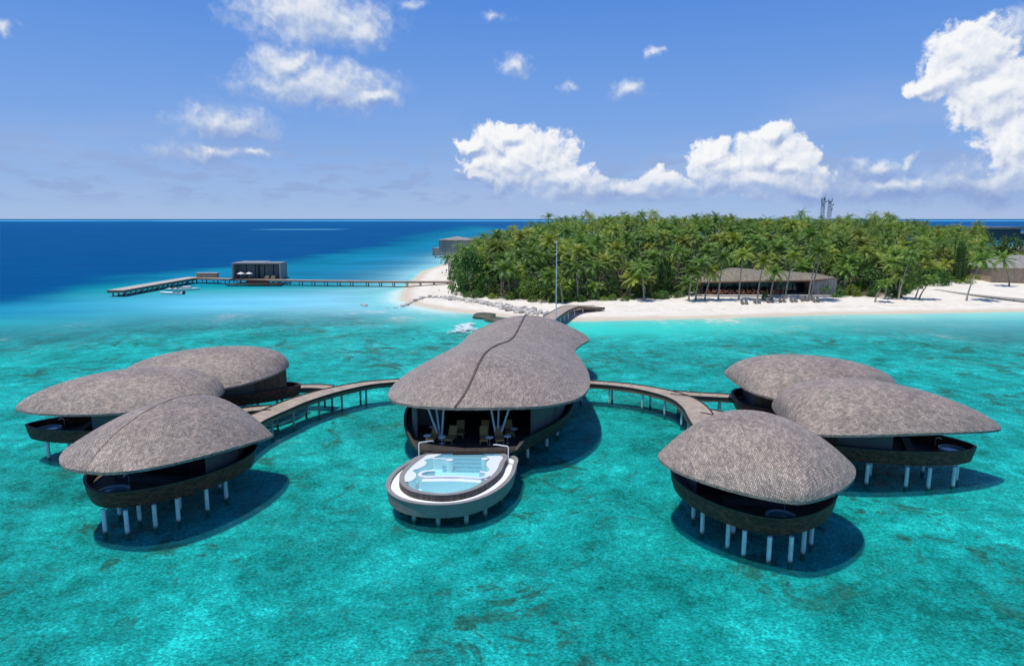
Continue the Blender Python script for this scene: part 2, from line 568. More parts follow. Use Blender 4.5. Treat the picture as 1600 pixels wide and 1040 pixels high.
    mf = g.math('MULTIPLY', g.sstep(g.math('ADD', ff, g.math('MULTIPLY', nn_, 0.55)), -0.36, 0.74), 0.95)
    # small low wisps along the horizon, bluish grey
    wv = g.vmath('MULTIPLY', P, (0.30, 1.05, 1.0))
    wn2 = g.noise(wv, 1.0, 6, 0.62, dim='2D')
    band = g.math('MULTIPLY', g.sstep(el, 0.6, 2.2), g.sstep(el, 7.5, 3.5))
    mw = g.math('MULTIPLY', g.math('MULTIPLY', g.sstep(wn2, 0.47, 0.62), band), 0.75)
    # veil of pale haze around the right-hand clouds
    vn = g.noise(g.vmath('MULTIPLY', P, (0.05, 0.22, 1)), 1.0, 5, 0.55, dim='2D')
    veil = g.math('MULTIPLY', g.math('MULTIPLY', g.sstep(vn, 0.4, 0.75), g.sstep(el, 12.0, 1.0)), g.sstep(az, -14.0, 22.0, 0.3, 0.85))
    # cloud light: white billows, lavender-grey bases
    lit = g.math('ADD', g.math('ADD', 0.52, g.math('MULTIPLY', g.math('SUBTRACT', fs, fs2), 1.05)),
                 g.math('ADD', g.math('MULTIPLY', nn_, 0.30), g.sstep(el, 1.0, 5.0, -0.20, 0.14)), clamp=True)
    ccol = g.ramp(lit, [(0.0, (4.4, 5.4, 8.2)), (0.35, (6.4, 7.3, 9.2)), (0.62, (9.0, 9.5, 10.4)), (1.0, (11.2, 11.2, 11.3))])
    flit = g.math('ADD', g.math('ADD', 0.50, g.math('MULTIPLY', g.math('SUBTRACT', ff, ff2), 0.9)), g.math('ADD', g.math('MULTIPLY', nn_, 0.3), g.sstep(el, 3.0, 13.0, -0.30, 0.12)), clamp=True)
    fcol = g.ramp(flit, [(0.0, (3.0, 4.3, 7.8)), (0.45, (5.4, 6.6, 9.0)), (0.75, (8.2, 8.9, 10.1)), (1.0, (9.8, 10.2, 10.8))])
    c = g.mix(veil, skyc, (4.9, 6.0, 8.8))
    c = g.mix(mw, c, (3.4, 4.8, 8.1))
    c = g.mix(mf, c, fcol)
    c = g.mix(ms, c, ccol)
    g.l(c, bg.inputs['Color'])
    bg.inputs['Strength'].default_value = 0.085
    w.cycles.sampling_method = 'MANUAL'
    w.cycles.sample_map_resolution = 512


make_world()

# ------------------------------------------------------------------ terrain, seabed and water
SHORE = [(-36.2, 400), (-43, 330), (-40, 268), (-37, 232), (-34, 212), (-28, 200), (-18, 188), (-7, 179), (4, 172), (16, 168.5), (32, 170.5), (49, 172.7),
         (66.7, 176.2), (85, 179.8), (103, 181), (121, 183.6), (141, 186), (175, 184), (230, 205), (320, 290), (440, 430), (500, 560), (420, 640), (260, 660),
         (90, 640), (0, 600), (-34, 520), (-40, 450)]
LAGOON = [(-900, -500), (-700, -100), (-420, 110), (-235, 180)] + [tuple(at(x, y))[:2] for x, y in
          [(0, 470), (110, 455), (200, 440), (300, 424), (430, 415), (520, 405), (590, 391), (660, 371), (740, 353.5)]] + \
         [(20, 1500), (300, 1250), (600, 900), (700, 640), (900, 500), (1600, 200), (1600, -500)]


def sdist(X, Y, poly):
    """signed distance, positive inside"""
    P = np.array(poly, float)
    A, B = P, np.roll(P, -1, 0)
    best = np.full(X.shape, 1e18)
    ins = np.zeros(X.shape, bool)
    for (ax, ay), (bx, by) in zip(A, B):
        dx, dy = bx - ax, by - ay
        t = np.clip(((X - ax) * dx + (Y - ay) * dy) / (dx * dx + dy * dy), 0, 1)
        best = np.minimum(best, (X - ax - t * dx) ** 2 + (Y - ay - t * dy) ** 2)
        cond = ((ay > Y) != (by > Y))
        with np.errstate(divide='ignore', invalid='ignore'):
            xi = (bx - ax) * (Y - ay) / (by - ay if by != ay else 1e-9) + ax
        ins ^= cond & (X < xi)
    return np.sqrt(best) * np.where(ins, 1, -1)


def ss(v, a, b):
    t = np.clip((v - a) / (b - a), 0, 1)
    return t * t * (3 - 2 * t)


def land_height(X, Y):
    d = sdist(X, Y, SHORE)
    z = np.where(d > 0, 1.9 * (1 - np.exp(-d / 22)) + 0.01 * np.clip(d, 0, 60), d * 0.045)
    z = z + 3.0 * ss(d, 45, 160)
    z = np.maximum(z, -0.5 - 1.0 * ss(-d, 250, 500))
    return z, d


def axis(segs):
    out = []
    for a, b, n in segs:
        out += list(np.linspace(a, b, n, endpoint=False))
    return np.array(out)


def geo(a, b, n): return list(np.geomspace(a, b, n))


xs = np.array([-x for x in geo(260, 90000, 26)][::-1] + list(axis([(-256, -90, 56), (-90, 180, 150), (180, 300, 24)])) + geo(300, 90000, 30))
ys = np.array(list(axis([(-400, 0, 14), (0, 30, 8), (30, 260, 130), (260, 420, 60), (420, 800, 50)])) + geo(800, 90000, 40))


def sheet(name, zf, mat, attr=None):
    X, Y = np.meshgrid(xs, ys)
    Z = zf(X, Y)
    nv = X.size
    me = bpy.data.meshes.new(name)
    r, c = X.shape
    I = np.arange(nv).reshape(r, c)
    F = np.stack([I[:-1, :-1], I[:-1, 1:], I[1:, 1:], I[1:, :-1]], -1).reshape(-1, 4)
    me.from_pydata(np.stack([X, Y, Z], -1).reshape(-1, 3).tolist(), [], F.tolist())
    if attr:
        for nm, arr in attr(X, Y).items():
            a = me.attributes.new(nm, 'FLOAT_COLOR', 'POINT')
            a.data.foreach_set('color', arr.reshape(-1, 4).astype(np.float32).ravel())
    me.polygons.foreach_set('use_smooth', [True] * len(me.polygons))
    me.materials.append(mat)
    return link(bpy.data.objects.new(name, me))


FOREST = [(-19, 258), (-15.5, 216), (-8, 208), (-2, 201.5), (9, 196), (24, 197), (40, 200.5), (55, 208), (75, 213), (98, 211), (112, 204), (122, 214), (131, 228), (150, 248), (170, 256), (200, 262),
          (330, 330), (420, 440), (440, 560), (330, 600), (120, 590), (20, 560), (-14, 480), (-24, 400), (-27, 330)]


def ground_attr(X, Y):
    d = sdist(X, Y, SHORE)
    f = sdist(X, Y, FOREST)
    a = np.ones(X.shape + (4,))
    a[..., 0] = ss(f, -1.0, 5.0)
    a[..., 1] = ss(-d, -0.5, 3.0)
    a[..., 2] = ss(-d, 8, 30)
    return {'zones': a}


def ground_mat():
    m, nt, b = newmat('sand_and_reef')
    g = N(nt)
    at_ = g.n('ShaderNodeAttribute', attribute_name='zones')
    sx = g.n('ShaderNodeSeparateColor'); g.l(at_.outputs['Color'], sx.inputs[0])
    p = g.pos()
    n1 = g.noise(p, 0.25, 6, 0.65)
    sand = g.ramp(n1, [(0.3, (0.66, 0.60, 0.50)), (0.6, (0.76, 0.71, 0.62)), (0.8, (0.80, 0.76, 0.68))])
    wet = g.math('MULTIPLY', g.sstep(g.n('ShaderNodeSeparateXYZ').outputs[2], 0, 1), 0)
    sz = g.n('ShaderNodeSeparateXYZ'); g.l(p, sz.inputs[0])
    wet = g.sstep(g.math('ADD', sz.outputs[2], g.math('MULTIPLY', g.noise(p, 0.15, 3), 0.25)), 0.62, 0.18)
    sand = g.mix(wet, sand, (0.56, 0.475, 0.36))
    wrack = g.math('MULTIPLY', g.math('MULTIPLY', g.sstep(sz.outputs[2], 0.66, 0.74), g.sstep(sz.outputs[2], 0.92, 0.80)), g.sstep(g.noise(p, 0.9, 6, 0.8), 0.5, 0.62))
    sand = g.mix(g.math('MULTIPLY', wrack, 0.55), sand, (0.30, 0.24, 0.16))
    foot = g.sstep(g.noise(p, 0.7, 7, 0.8), 0.44, 0.34)
    sand = g.mix(g.math('MULTIPLY', foot, 0.35), sand, (0.48, 0.43, 0.35))
    soil = g.ramp(n1, [(0.3, (0.05, 0.05, 0.028)), (0.55, (0.10, 0.085, 0.05)), (0.8, (0.22, 0.18, 0.11))])
    c = g.mix(sx.outputs[0], sand, soil)
    # living reef on the lagoon floor
    pw = g.vmath('ADD', p, g.vmath('MULTIPLY', g.vmath('SUBTRACT', g.n('ShaderNodeTexNoise').outputs['Color'], (0.5, 0.5, 0.5)), (0, 0, 0)))
    r1 = g.noise(pw, 0.085, 8, 0.66, 0.6)
    r2 = g.noise(pw, 0.42, 8, 0.76, 0.4)
    r3 = g.noise(pw, 2.0, 7, 0.82)
    r4 = g.noise(g.scalevec(p, (1.0, 1.25, 1.0)), 4.5, 4, 0.75)
    rr = g.math('ADD', g.math('ADD', g.math('MULTIPLY', r1, 0.33), g.math('MULTIPLY', r4, 0.17)), g.math('ADD', g.math('MULTIPLY', r2, 0.30), g.math('MULTIPLY', r3, 0.20)))
    reef = g.ramp(rr, [(0.40, (0.07, 0.06, 0.04)), (0.445, (0.15, 0.155, 0.13)), (0.48, (0.24, 0.27, 0.25)), (0.515, (0.33, 0.36, 0.35)), (0.55, (0.56, 0.49, 0.48)), (0.59, (1.0, 0.80, 0.76))])
    reef = g.mix(1.0, reef, g.ramp(r4, [(0.34, 0.62), (0.5, 1.0), (0.66, 1.5)]), 'MULTIPLY')
    heads = g.math('MULTIPLY', g.sstep(g.noise(p, 0.17, 7, 0.76, 0.9), 0.52, 0.60), g.sstep(g.noise(p, 0.045, 3, 0.5), 0.40, 0.52))
    reef = g.mix(heads, reef, g.ramp(r3, [(0.40, (0.25, 0.04, 0.03)), (0.5, (1.0, 0.10, 0.07)), (0.60, (1.0, 0.22, 0.15))]))
    lagoon = g.mix(sx.outputs[2], (0.74, 0.74, 0.66), reef)
    c = g.mix(sx.outputs[1], c, lagoon)
    g.l(c, b.inputs['Base Color'])
    b.inputs['Roughness'].default_value = 0.9
    b.inputs['Specular IOR Level'].default_value = 0.2
    g.l(g.math('MULTIPLY', sx.outputs[1], 0.9), b.inputs['Subsurface Weight'])
    b.inputs['Subsurface Radius'].default_value = (0.8, 1.0, 1.0)
    b.inputs['Subsurface Scale'].default_value = 0.8
    g.bump(g.noise(p, 0.9, 6, 0.7), 0.5, 0.25, b)
    return m


go = sheet('ground', lambda X, Y: land_height(X, Y)[0] - 0.0, ground_mat(), ground_attr)
tag(go, kind='structure')


def water_attr(X, Y):
    d = -sdist(X, Y, SHORE)                      # distance from the beach, in the water
    s = sdist(X, Y, LAGOON)
    far = np.hypot(X, Y)
    wdt = 18 + 0.05 * far
    wob = np.array([mnoise.fractal(Vector((x * .012, y * .012, 3.0)), 1.0, 2.0, 5) if abs(x) < 700 and y < 1500 else 0.0 for x, y in zip(X.ravel(), Y.ravel())]).reshape(X.shape)
    s = s + wob * 26
    wdt = 10 + 0.055 * far
    deep = 1 - ss(s, -0.8 * wdt, 1.0 * wdt)
    lerp = lambda a, b, t: a * (1 - t[..., None]) + np.array(b) * t[..., None]
    c = np.ones(X.shape + (3,)) * np.array((0.004, 0.295, 0.335))
    near = 1 - ss(far, 45, 110)
    c = lerp(c, (0.006, 0.335, 0.345), near)
    c = c * (1 + 0.16 * ss(X, -30, 50) * near - 0.16 * (1 - ss(X, -55, -20)) * near)[..., None]
    # pale sandy flats between the jetty and the hall
    flat = np.exp(-((Y - 207 - 0.04 * (X + 80)) / 24.0) ** 2) * ss(X, -165, -70) * (1 - ss(X, -24, -4))
    c = lerp(c, (0.085, 0.50, 0.70), np.clip(flat * 1.25, 0, 1))
    blue = np.exp(-((Y - 192) / 26.0) ** 2) * (1 - ss(X, -150, -70)) * ss(X, -330, -190)
    c = lerp(c, (0.0, 0.25, 0.42), blue * 0.9)
    # seaward belt behind the jetty
    belt = ss(Y, 246, 282) * (1 - deep)
    c = lerp(c, (0.006, 0.20, 0.35), belt)
    c = c * (1 + 0.35 * wob * belt)[..., None]
    sh = np.exp(-np.clip(d - 2, 0, None) / 27.0)
    c = lerp(c, (0.20, 0.57, 0.56), np.clip(sh, 0, 1) * ss(X, -30, 10))
    c = lerp(c, (0.42, 0.68, 0.60), np.exp(-np.clip(d, 0, None) / 5.0) * ss(X, -30, 10))
    c = lerp(c, (0.36, 0.68, 0.74), np.clip(np.exp(-np.clip(d - 1, 0, None) / (34.0 - 23 * ss(Y, 228, 262))), 0, 1) * (1 - ss(X, -30, 10)))
    c = lerp(c, (0.0, 0.072, 0.215), deep * ss(far, 150, 260))
    c = lerp(c, (0.0, 0.082, 0.24), deep * ss(far, 700, 3500))
    col_ = np.ones(X.shape + (4,)); col_[..., :3] = c
    a = 0.85 * np.ones(X.shape)
    a = a * (1 - 0.85 * ss(far, 150, 210)) * (1 - deep)
    a = np.maximum(a, np.exp(-np.clip(d, 0, None) / 2.6) * (1 - deep))
    spit = (1 - ss(X, -24, -8)) * (1 - ss(Y, 232, 258))
    thin = np.exp(-np.clip(d, 0, None) / (2.6 + 9.0 * spit)) * (1 - deep)
    a = np.maximum(a, thin)
    a[d < 0] = 1
    thin[d < 0] = 1
    k = np.ones(X.shape + (4,))
    k[..., 0] = a
    k[..., 1] = deep
    k[..., 3] = thin
    k[..., 2] = (1 - ss(far, 150, 215)) * (1 - deep)
    return {'wcol': col_, 'wmix': k}


def water_mat():
    m, nt, b = newmat('sea_water')
    g = N(nt)
    ac = g.n('ShaderNodeAttribute', attribute_name='wcol')
    am = g.n('ShaderNodeAttribute', attribute_name='wmix')
    sx = g.n('ShaderNodeSeparateColor'); g.l(am.outputs['Color'], sx.inputs[0])
    p = g.pos()
    sy = g.n('ShaderNodeSeparateXYZ'); g.l(p, sy.inputs[0])
    # reef and sand patches that tint the water; finest noise paints wavelet glints
    s1 = g.noise(g.scalevec(p, (1.0, 0.8, 1.0)), 0.06, 7, 0.64, 0.5)
    s2 = g.noise(g.scalevec(p, (1.0, 1.3, 1.0)), 0.5, 9, 0.78, 0.3)
    s3 = g.noise(g.scalevec(p, (1.0, 1.7, 1.0)), 2.6, 5, 0.75, 0.2)
    v = g.math('ADD', g.math('MULTIPLY', s1, 0.36), g.math('ADD', g.math('MULTIPLY', s2, 0.38), g.math('MULTIPLY', s3, 0.26)))
    patch = g.ramp(v, [(0.40, (2.0, 0.48, 0.46)), (0.455, (1.0, 0.80, 0.80)), (0.5, (1.0, 1.0, 1.0)), (0.56, (3.0, 1.28, 1.22)), (0.62, (26.0, 1.75, 1.62))])
    c = g.mix(g.math('MAXIMUM', sx.outputs[2], 0.0), ac.outputs['Color'], g.mix(1.0, ac.outputs['Color'], patch, 'MULTIPLY'))
    # open-sea streaks
    st = g.noise(g.scalevec(p, (0.012, 0.05, 1)), 1.0, 7, 0.68)
    c = g.mix(g.math('MULTIPLY', g.math('SUBTRACT', 1.0, sx.outputs[2]), 0.55), c, g.mix(1.0, c, g.ramp(st, [(0.34, (0.70, 0.76, 0.84)), (0.5, (1, 1, 1)), (0.66, (1.4, 1.28, 1.15))]), 'MULTIPLY'))
    # surf on the outer reef
    rf = g.noise(g.scalevec(p, (0.0012, 0.0006, 1)), 1.0, 6, 0.6)
    band = g.math('MULTIPLY', g.sstep(sy.outputs[1], 7000, 8200), g.sstep(sy.outputs[1], 13500, 10500))
    c = g.mix(g.math('MULTIPLY', band, g.ramp(rf, [(0.36, 0.25), (0.6, 1.0)])), c, (0.10, 0.50, 0.80))
    bank = g.math('MULTIPLY', g.math('MULTIPLY', g.sstep(sy.outputs[1], 1560, 1640), g.sstep(sy.outputs[1], 1790, 1690)),
                  g.math('MULTIPLY', g.sstep(sy.outputs[0], -640, -560), g.sstep(sy.outputs[0], -390, -440)))
    c = g.mix(g.math('MULTIPLY', bank, 0.5), c, (0.12, 0.45, 0.60))
    # breaking wave beside the rocks
    fm = g.vmath('LENGTH', g.vmath('MULTIPLY', g.vmath('SUBTRACT', p, (-11.0, 157.0, 0)), (1 / 3.9, 1 / 12.0, 0)))
    fn = g.noise(g.scalevec(p, (0.32, 0.16, 1)), 1.0, 8, 0.8)
    foam = g.sstep(g.math('ADD', g.math('SUBTRACT', 1.0, fm), g.math('MULTIPLY', g.math('SUBTRACT', fn, 0.5), 4.5)), 0.2, 0.75)
    c = g.mix(foam, c, (0.80, 0.86, 0.90))
    # lace of foam along the sand
    g.l(c, b.inputs['Base Color'])
    b.inputs['Roughness'].default_value = 0.12
    b.inputs['IOR'].default_value = 1.33
    g.l(g.math('ADD', 0.02, g.math('MULTIPLY', sx.outputs[2], 0.24)), b.inputs['Specular IOR Level'])
    h1 = g.noise(g.scalevec(p, (0.75, 1.15, 1)), 1.0, 6, 0.66, 0.25)
    h2 = g.noise(g.scalevec(p, (0.14, 0.24, 1)), 1.0, 3, 0.5)
    bp = g.n('ShaderNodeBump')
    bp.inputs['Strength'].default_value = 0.7
    bp.inputs['Distance'].default_value = 0.5
    h3 = g.noise(g.scalevec(p, (2.2, 3.6, 1)), 1.0, 4, 0.7)
    g.l(g.math('ADD', g.math('ADD', h1, g.math('MULTIPLY', h3, 0.30)), g.math('MULTIPLY', h2, 1.5)), bp.inputs['Height'])
    g.l(bp.outputs[0], b.inputs['Normal'])
    tr = g.n('ShaderNodeBsdfTransparent')
    shallow = g.sstep(am.outputs['Alpha'], 0.15, 0.8)
    g.l(g.mix(shallow, (0.15, 0.935, 0.90), (0.93, 0.99, 0.98)), tr.inputs[0])
    mx = g.n('ShaderNodeMixShader')
    a = g.math('MULTIPLY', sx.outputs[0], g.math('SUBTRACT', 1.0, foam))
    g.l(a, mx.inputs[0])
    df = g.n('ShaderNodeBsdfDiffuse'); g.l(c, df.inputs[0])
    m0 = g.n('ShaderNodeMixShader')
    g.l(g.math('MULTIPLY', g.math('SUBTRACT', 1.0, sx.outputs[2]), 0.93), m0.inputs[0])
    g.l(b.outputs[0], m0.inputs[1]); g.l(df.outputs[0], m0.inputs[2])
    g.l(m0.outputs[0], mx.inputs[1]); g.l(tr.outputs[0], mx.inputs[2])
    g.l(mx.outputs[0], nt.nodes['Material Output'].inputs[0])
    return m


wo = sheet('water', lambda X, Y: 0 * X, water_mat(), water_attr)
tag(wo, kind='structure')

# ------------------------------------------------------------------ shell-roofed villas
FLOOR, RIMZ, HBOT = 2.55, 3.5, 2.0


def prof(s, e1, e2):
    m = e1 / (e1 + e2)
    pk = m ** e1 * (1 - m) ** e2
    s = min(max(s, 0.0), 1.0)
    return s ** e1 * (1 - s) ** e2 / pk


class Roof:
    def __init__(self, q, zside=0.0, crease=1.62, slim=0.0):
        self.q = q; self.zside = zside; self.crease = crease; self.slim = slim

    def rim(self, s, u):
        x, y, a, L, W, e1, e2, z0, zm, z1, h, h1, h2, bend = self.q
        zr = z0 * (1 - s) * (1 - 2 * s) + 4 * zm * s * (1 - s) + z1 * s * (2 * s - 1)
        return zr + self.zside * 4 * s * (1 - s) * max(0, -u)

    def local(self, s, u):
        x, y, a, L, W, e1, e2, z0, zm, z1, h, h1, h2, bend = self.q
        lx = (s - .5) * L
        ly = W * prof(s, e1, e2) * u * (1 - (self.slim * s if u < 0 else 0)) + bend * 4 * s * (1 - s)
        z = self.rim(s, u) + h * prof(s, h1, h2) * (1 - abs(u) ** self.crease)
        return lx, ly, z

    def pt(self, s, u):
        x, y, a = self.q[:3]
        lx, ly, z = self.local(s, u)
        return Vector((x + lx * math.cos(a) - ly * math.sin(a), y + lx * math.sin(a) + ly * math.cos(a), z))

    def height(self, X, Y):
        x, y, a, L, W, e1, e2 = self.q[:7]
        bend = self.q[13]
        dx, dy = X - x, Y - y
        lx = dx * math.cos(a) + dy * math.sin(a)
        ly = -dx * math.sin(a) + dy * math.cos(a)
        s = min(max(lx / L + .5, 0.02), 0.98)
        w = W * prof(s, e1, e2)
        u = (ly - bend * 4 * s * (1 - s)) / max(w, .1)
        return self.local(s, max(-1, min(1, u)))[2]


def shell_meshes(ptf, origin, ns=72, nu=41, thick=0.22):
    """outer shingles + soffit + ridge line from a surface function ptf(s,u)"""
    S = [(1 - math.cos(math.pi * i / (ns - 1))) / 2 for i in range(ns)]
    U = [-1 + 2 * j / (nu - 1) for j in range(nu)]
    G = [[ptf(s, u) for u in U] for s in S]
    # uv in metres: along the ridge, and down the slope from the ridge
    mid = nu // 2
    uvG = []
    al = 0.0
    for i in range(ns):
        if i: al += (G[i][mid] - G[i - 1][mid]).length
        row = [None] * nu
        d = 0.0
        row[mid] = (al, 40.0)
        for j in range(mid + 1, nu):
            d += (G[i][j] - G[i][j - 1]).length
            row[j] = (al, 40.0 + d)
        d = 0.0
        for j in range(mid - 1, -1, -1):
            d += (G[i][j] - G[i][j + 1]).length
            row[j] = (al + 0.13, 40.0 - d)
        uvG.append(row)
    top = MB(origin)
    top.grid(G, uvG)
    # edge lip: follows the rim all around
    loop = [G[i][0] for i in range(ns)] + [G[i][nu - 1] for i in range(ns - 2, 0, -1)]
    low = [Vector((p.x, p.y, p.z - thick)) for p in loop]
    n = len(loop)
    vs = loop + low
    fs = [(i, n + i, n + (i + 1) % n, (i + 1) % n) for i in range(n)]
    L = [0.0]
    for a, b in zip(loop, loop[1:]): L.append(L[-1] + (b - a).length)
    top.add(vs, fs, [(x, 80.0) for x in L] + [(x, 80.0 - thick) for x in L])
    und = MB(origin)
    c = sum(loop, Vector()) / n
    def inn(p, s_, u_):
        return Vector((p.x, p.y, p.z - thick))
    Gu = [[inn(p, 0, 0) for p in row] for row in G]
    und.grid(Gu, [[(q[0] * 1.0, q[1]) for q in row] for row in uvG], flip=True)
    return top, und, [G[i][mid] for i in range(ns)]


def hull_outline(q, z, k, n=44):
    x, y, a, L, W, e1, e2 = q
    pts = []
    for i in range(n):
        s = (1 - math.cos(math.pi * i / (n - 1))) / 2
        pts.append((s, W * prof(s, e1, e2)))
    loop = [(s, w) for s, w in pts] + [(s, -w) for s, w in pts[-2:0:-1]]
    out = []
    for s, w in loop:
        lx, ly = (s - .5) * (L - 2 * k), w * (1 - k / W)
        out.append(Vector((x + lx * math.cos(a) - ly * math.sin(a), y + lx * math.sin(a) + ly * math.cos(a), z)))
    return out


def build_hull(out_fn, root, o, floor=FLOOR, rimz=RIMZ, hb=HBOT, cap='rimcap', deckmat='deckdark', skin='hullskin'):
    """boat-shaped deck: out_fn(z, inset) -> closed outline"""
    h = MB(o)
    rows = [out_fn(rimz, 0.0), out_fn((rimz + hb) / 2, 0.10), out_fn(hb + 0.12, 0.30), out_fn(hb, 0.6)]
    n = len(rows[0])
    L = [0.0]
    for a, b in zip(rows[0], rows[0][1:]): L.append(L[-1] + (b - a).length)
    vs, uv, fs = [], [], []
    hv = [0.0, (rimz - hb) / 2, rimz - hb - .1, rimz - hb + .3]
    for r_, row in enumerate(rows):
        vs += row; uv += [(l, hv[r_]) for l in L]
    for r_ in range(3):
        for i in range(n):
            j = (i + 1) % n
            fs.append((r_ * n + i, (r_ + 1) * n + i, (r_ + 1) * n + j, r_ * n + j))
    fs.append(tuple(3 * n + i for i in range(n)))
    h.add(vs, fs, uv)
    # inner face of the parapet
    inn_t, inn_b = out_fn(rimz - 0.003, 0.20), out_fn(floor - 0.05, 0.22)
    h.add(inn_t + inn_b, [(i, (i + 1) % n, n + (i + 1) % n, n + i) for i in range(n)], [(l, 0) for l in L] + [(l, .9) for l in L])
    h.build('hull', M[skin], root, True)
    c = MB(o)
    a, b_ = out_fn(rimz + 0.05, -0.04), out_fn(rimz + 0.05, 0.24)
    a2, b2 = out_fn(rimz - 0.04, -0.04), out_fn(rimz - 0.04, 0.24)
    c.strip(b_, a, True); c.strip(a, a2, True); c.strip(b2, b_, True)
    c.build('rim', M[cap], root)
    d = MB(o)
    P = out_fn(floor, 0.225)
    d.add(P, [tuple(range(n))], [(p.x, p.y) for p in P])
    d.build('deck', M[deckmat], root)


def add_piles(root, o, pts, top, bot=-1.8, r=0.17, mat='pile'):
    for (x, y) in pts:
        MB(o).tube([(x, y, bot), (x, y, top)], r, 12).build('pile', M[mat], root, True)


VILLAS = {
    'RF': dict(roof=[20.02, 52.503, 1.567, 14.937, 7.686, 0.687, 0.487, 5.546, 5.59, 4.777, 3.739, 0.601, 0.291, 0.185], hull=[20.183, 54.118, 1.451, 14.894, 6.669, .595, .412], zs=0.0,
               piles=[(15.3, 54.3), (15.3, 51.6), (16.6, 49.2), (17.8, 51.6), (17.4, 47.9), (18.9, 46.9), (20.5, 46.9), (22.0, 48.2), (23.2, 49.6), (22.5, 52.5), (24.8, 54.5), (17.5, 57.5), (22.5, 58)],
               label='front villa of the right-hand trio, domed shingle roof with faint ridge, white piles below'),
    'RR': dict(roof=[37.361, 65.487, 3.007, 20.657, 7.102, 0.678, 0.219, 5.033, 5.756, 5.355, 3.381, 0.703, 0.303, -0.55], hull=[36.298, 66.189, 2.741, 17.75, 5.059, .577, .301], zs=0.0,
               piles=[(33.8, 61.9), (37.1, 61.1), (39.1, 60.9), (41.6, 61.2), (42.8, 62.6), (35.2, 64.0), (39.0, 64.4), (41.0, 65.0), (36.5, 67.0), (32.0, 65.0), (31.5, 69.0), (34.5, 70.0)],
               label='villa whose shingle roof has the longest point, reaching towards the right edge of the photo'),
    'RB': dict(roof=[36.193, 79.555, 3.141, 19.509, 7.784, 0.661, 0.263, 5.413, 5.122, 5.993, 3.869, 0.596, 0.455, 0.329], hull=[35.9, 80.2, 3.0, 17.6, 5.6, .58, .30], zs=0.0,
               piles=[(30, 78), (30.5, 82), (34, 77), (34.5, 83), (38, 77), (39, 82.5), (42, 79), (41.5, 81.5)],
               label='rearmost spa villa of the right-hand trio, half hidden behind the roof with the long point'),
    'LF': dict(roof=[-30.126, 57.944, 1.34, 18.094, 7.282, 0.40, 0.23, 6.227, 6.016, 3.9, 3.575, 0.704, 0.297, 0.052], hull=[-31.136, 59.061, 1.362, 15.413, 6.587, .608, .401], zs=-0.35,
               piles=[(-32.8, 51.7), (-30.9, 51.5), (-31.2, 53.9), (-29.2, 52.6), (-27.9, 53.8), (-28.9, 56.1), (-26.4, 55.9), (-25.8, 58.4), (-33.5, 55), (-35.0, 58.5), (-31, 59), (-27.5, 61), (-34, 62.5)],
               label='front villa of the left-hand trio, sharp ridge splitting its shingle roof in two'),
    'LL': dict(roof=[-42.698, 73.093, 0.35, 20.305, 6.512, 0.676, 0.458, 5.435, 5.53, 5.548, 3.156, 0.662, 0.484, 0.051], hull=[-42.689, 71.703, .192, 18.233, 4.512, .598, .303], zs=0.0,
               piles=[(-48.9, 69.0), (-46.4, 68.6), (-42.5, 68.8), (-38.5, 69.4), (-47, 72.0), (-43.5, 74), (-39.0, 74.5), (-36, 71.0)],
               label='villa with low leaf-shaped roof, its pointed tip nearest the left edge of the photo'),
    'LB': dict(roof=[-38.799, 84.643, 0.27, 20.078, 7.01, 0.616, 0.536, 5.392, 5.112, 6.25, 3.89, 0.546, 0.505, -0.531], hull=[-36.457, 85.203, .301, 18.0, 4.373, .28, .614], zs=0.0,
               piles=[(-44, 81), (-43, 85.5), (-39, 82), (-38.5, 87), (-34, 83.5), (-34, 88.5), (-30.5, 86), (-30.8, 88.6)],
               label='rearmost villa of the left-hand trio, its roof rising behind the two others'),
}


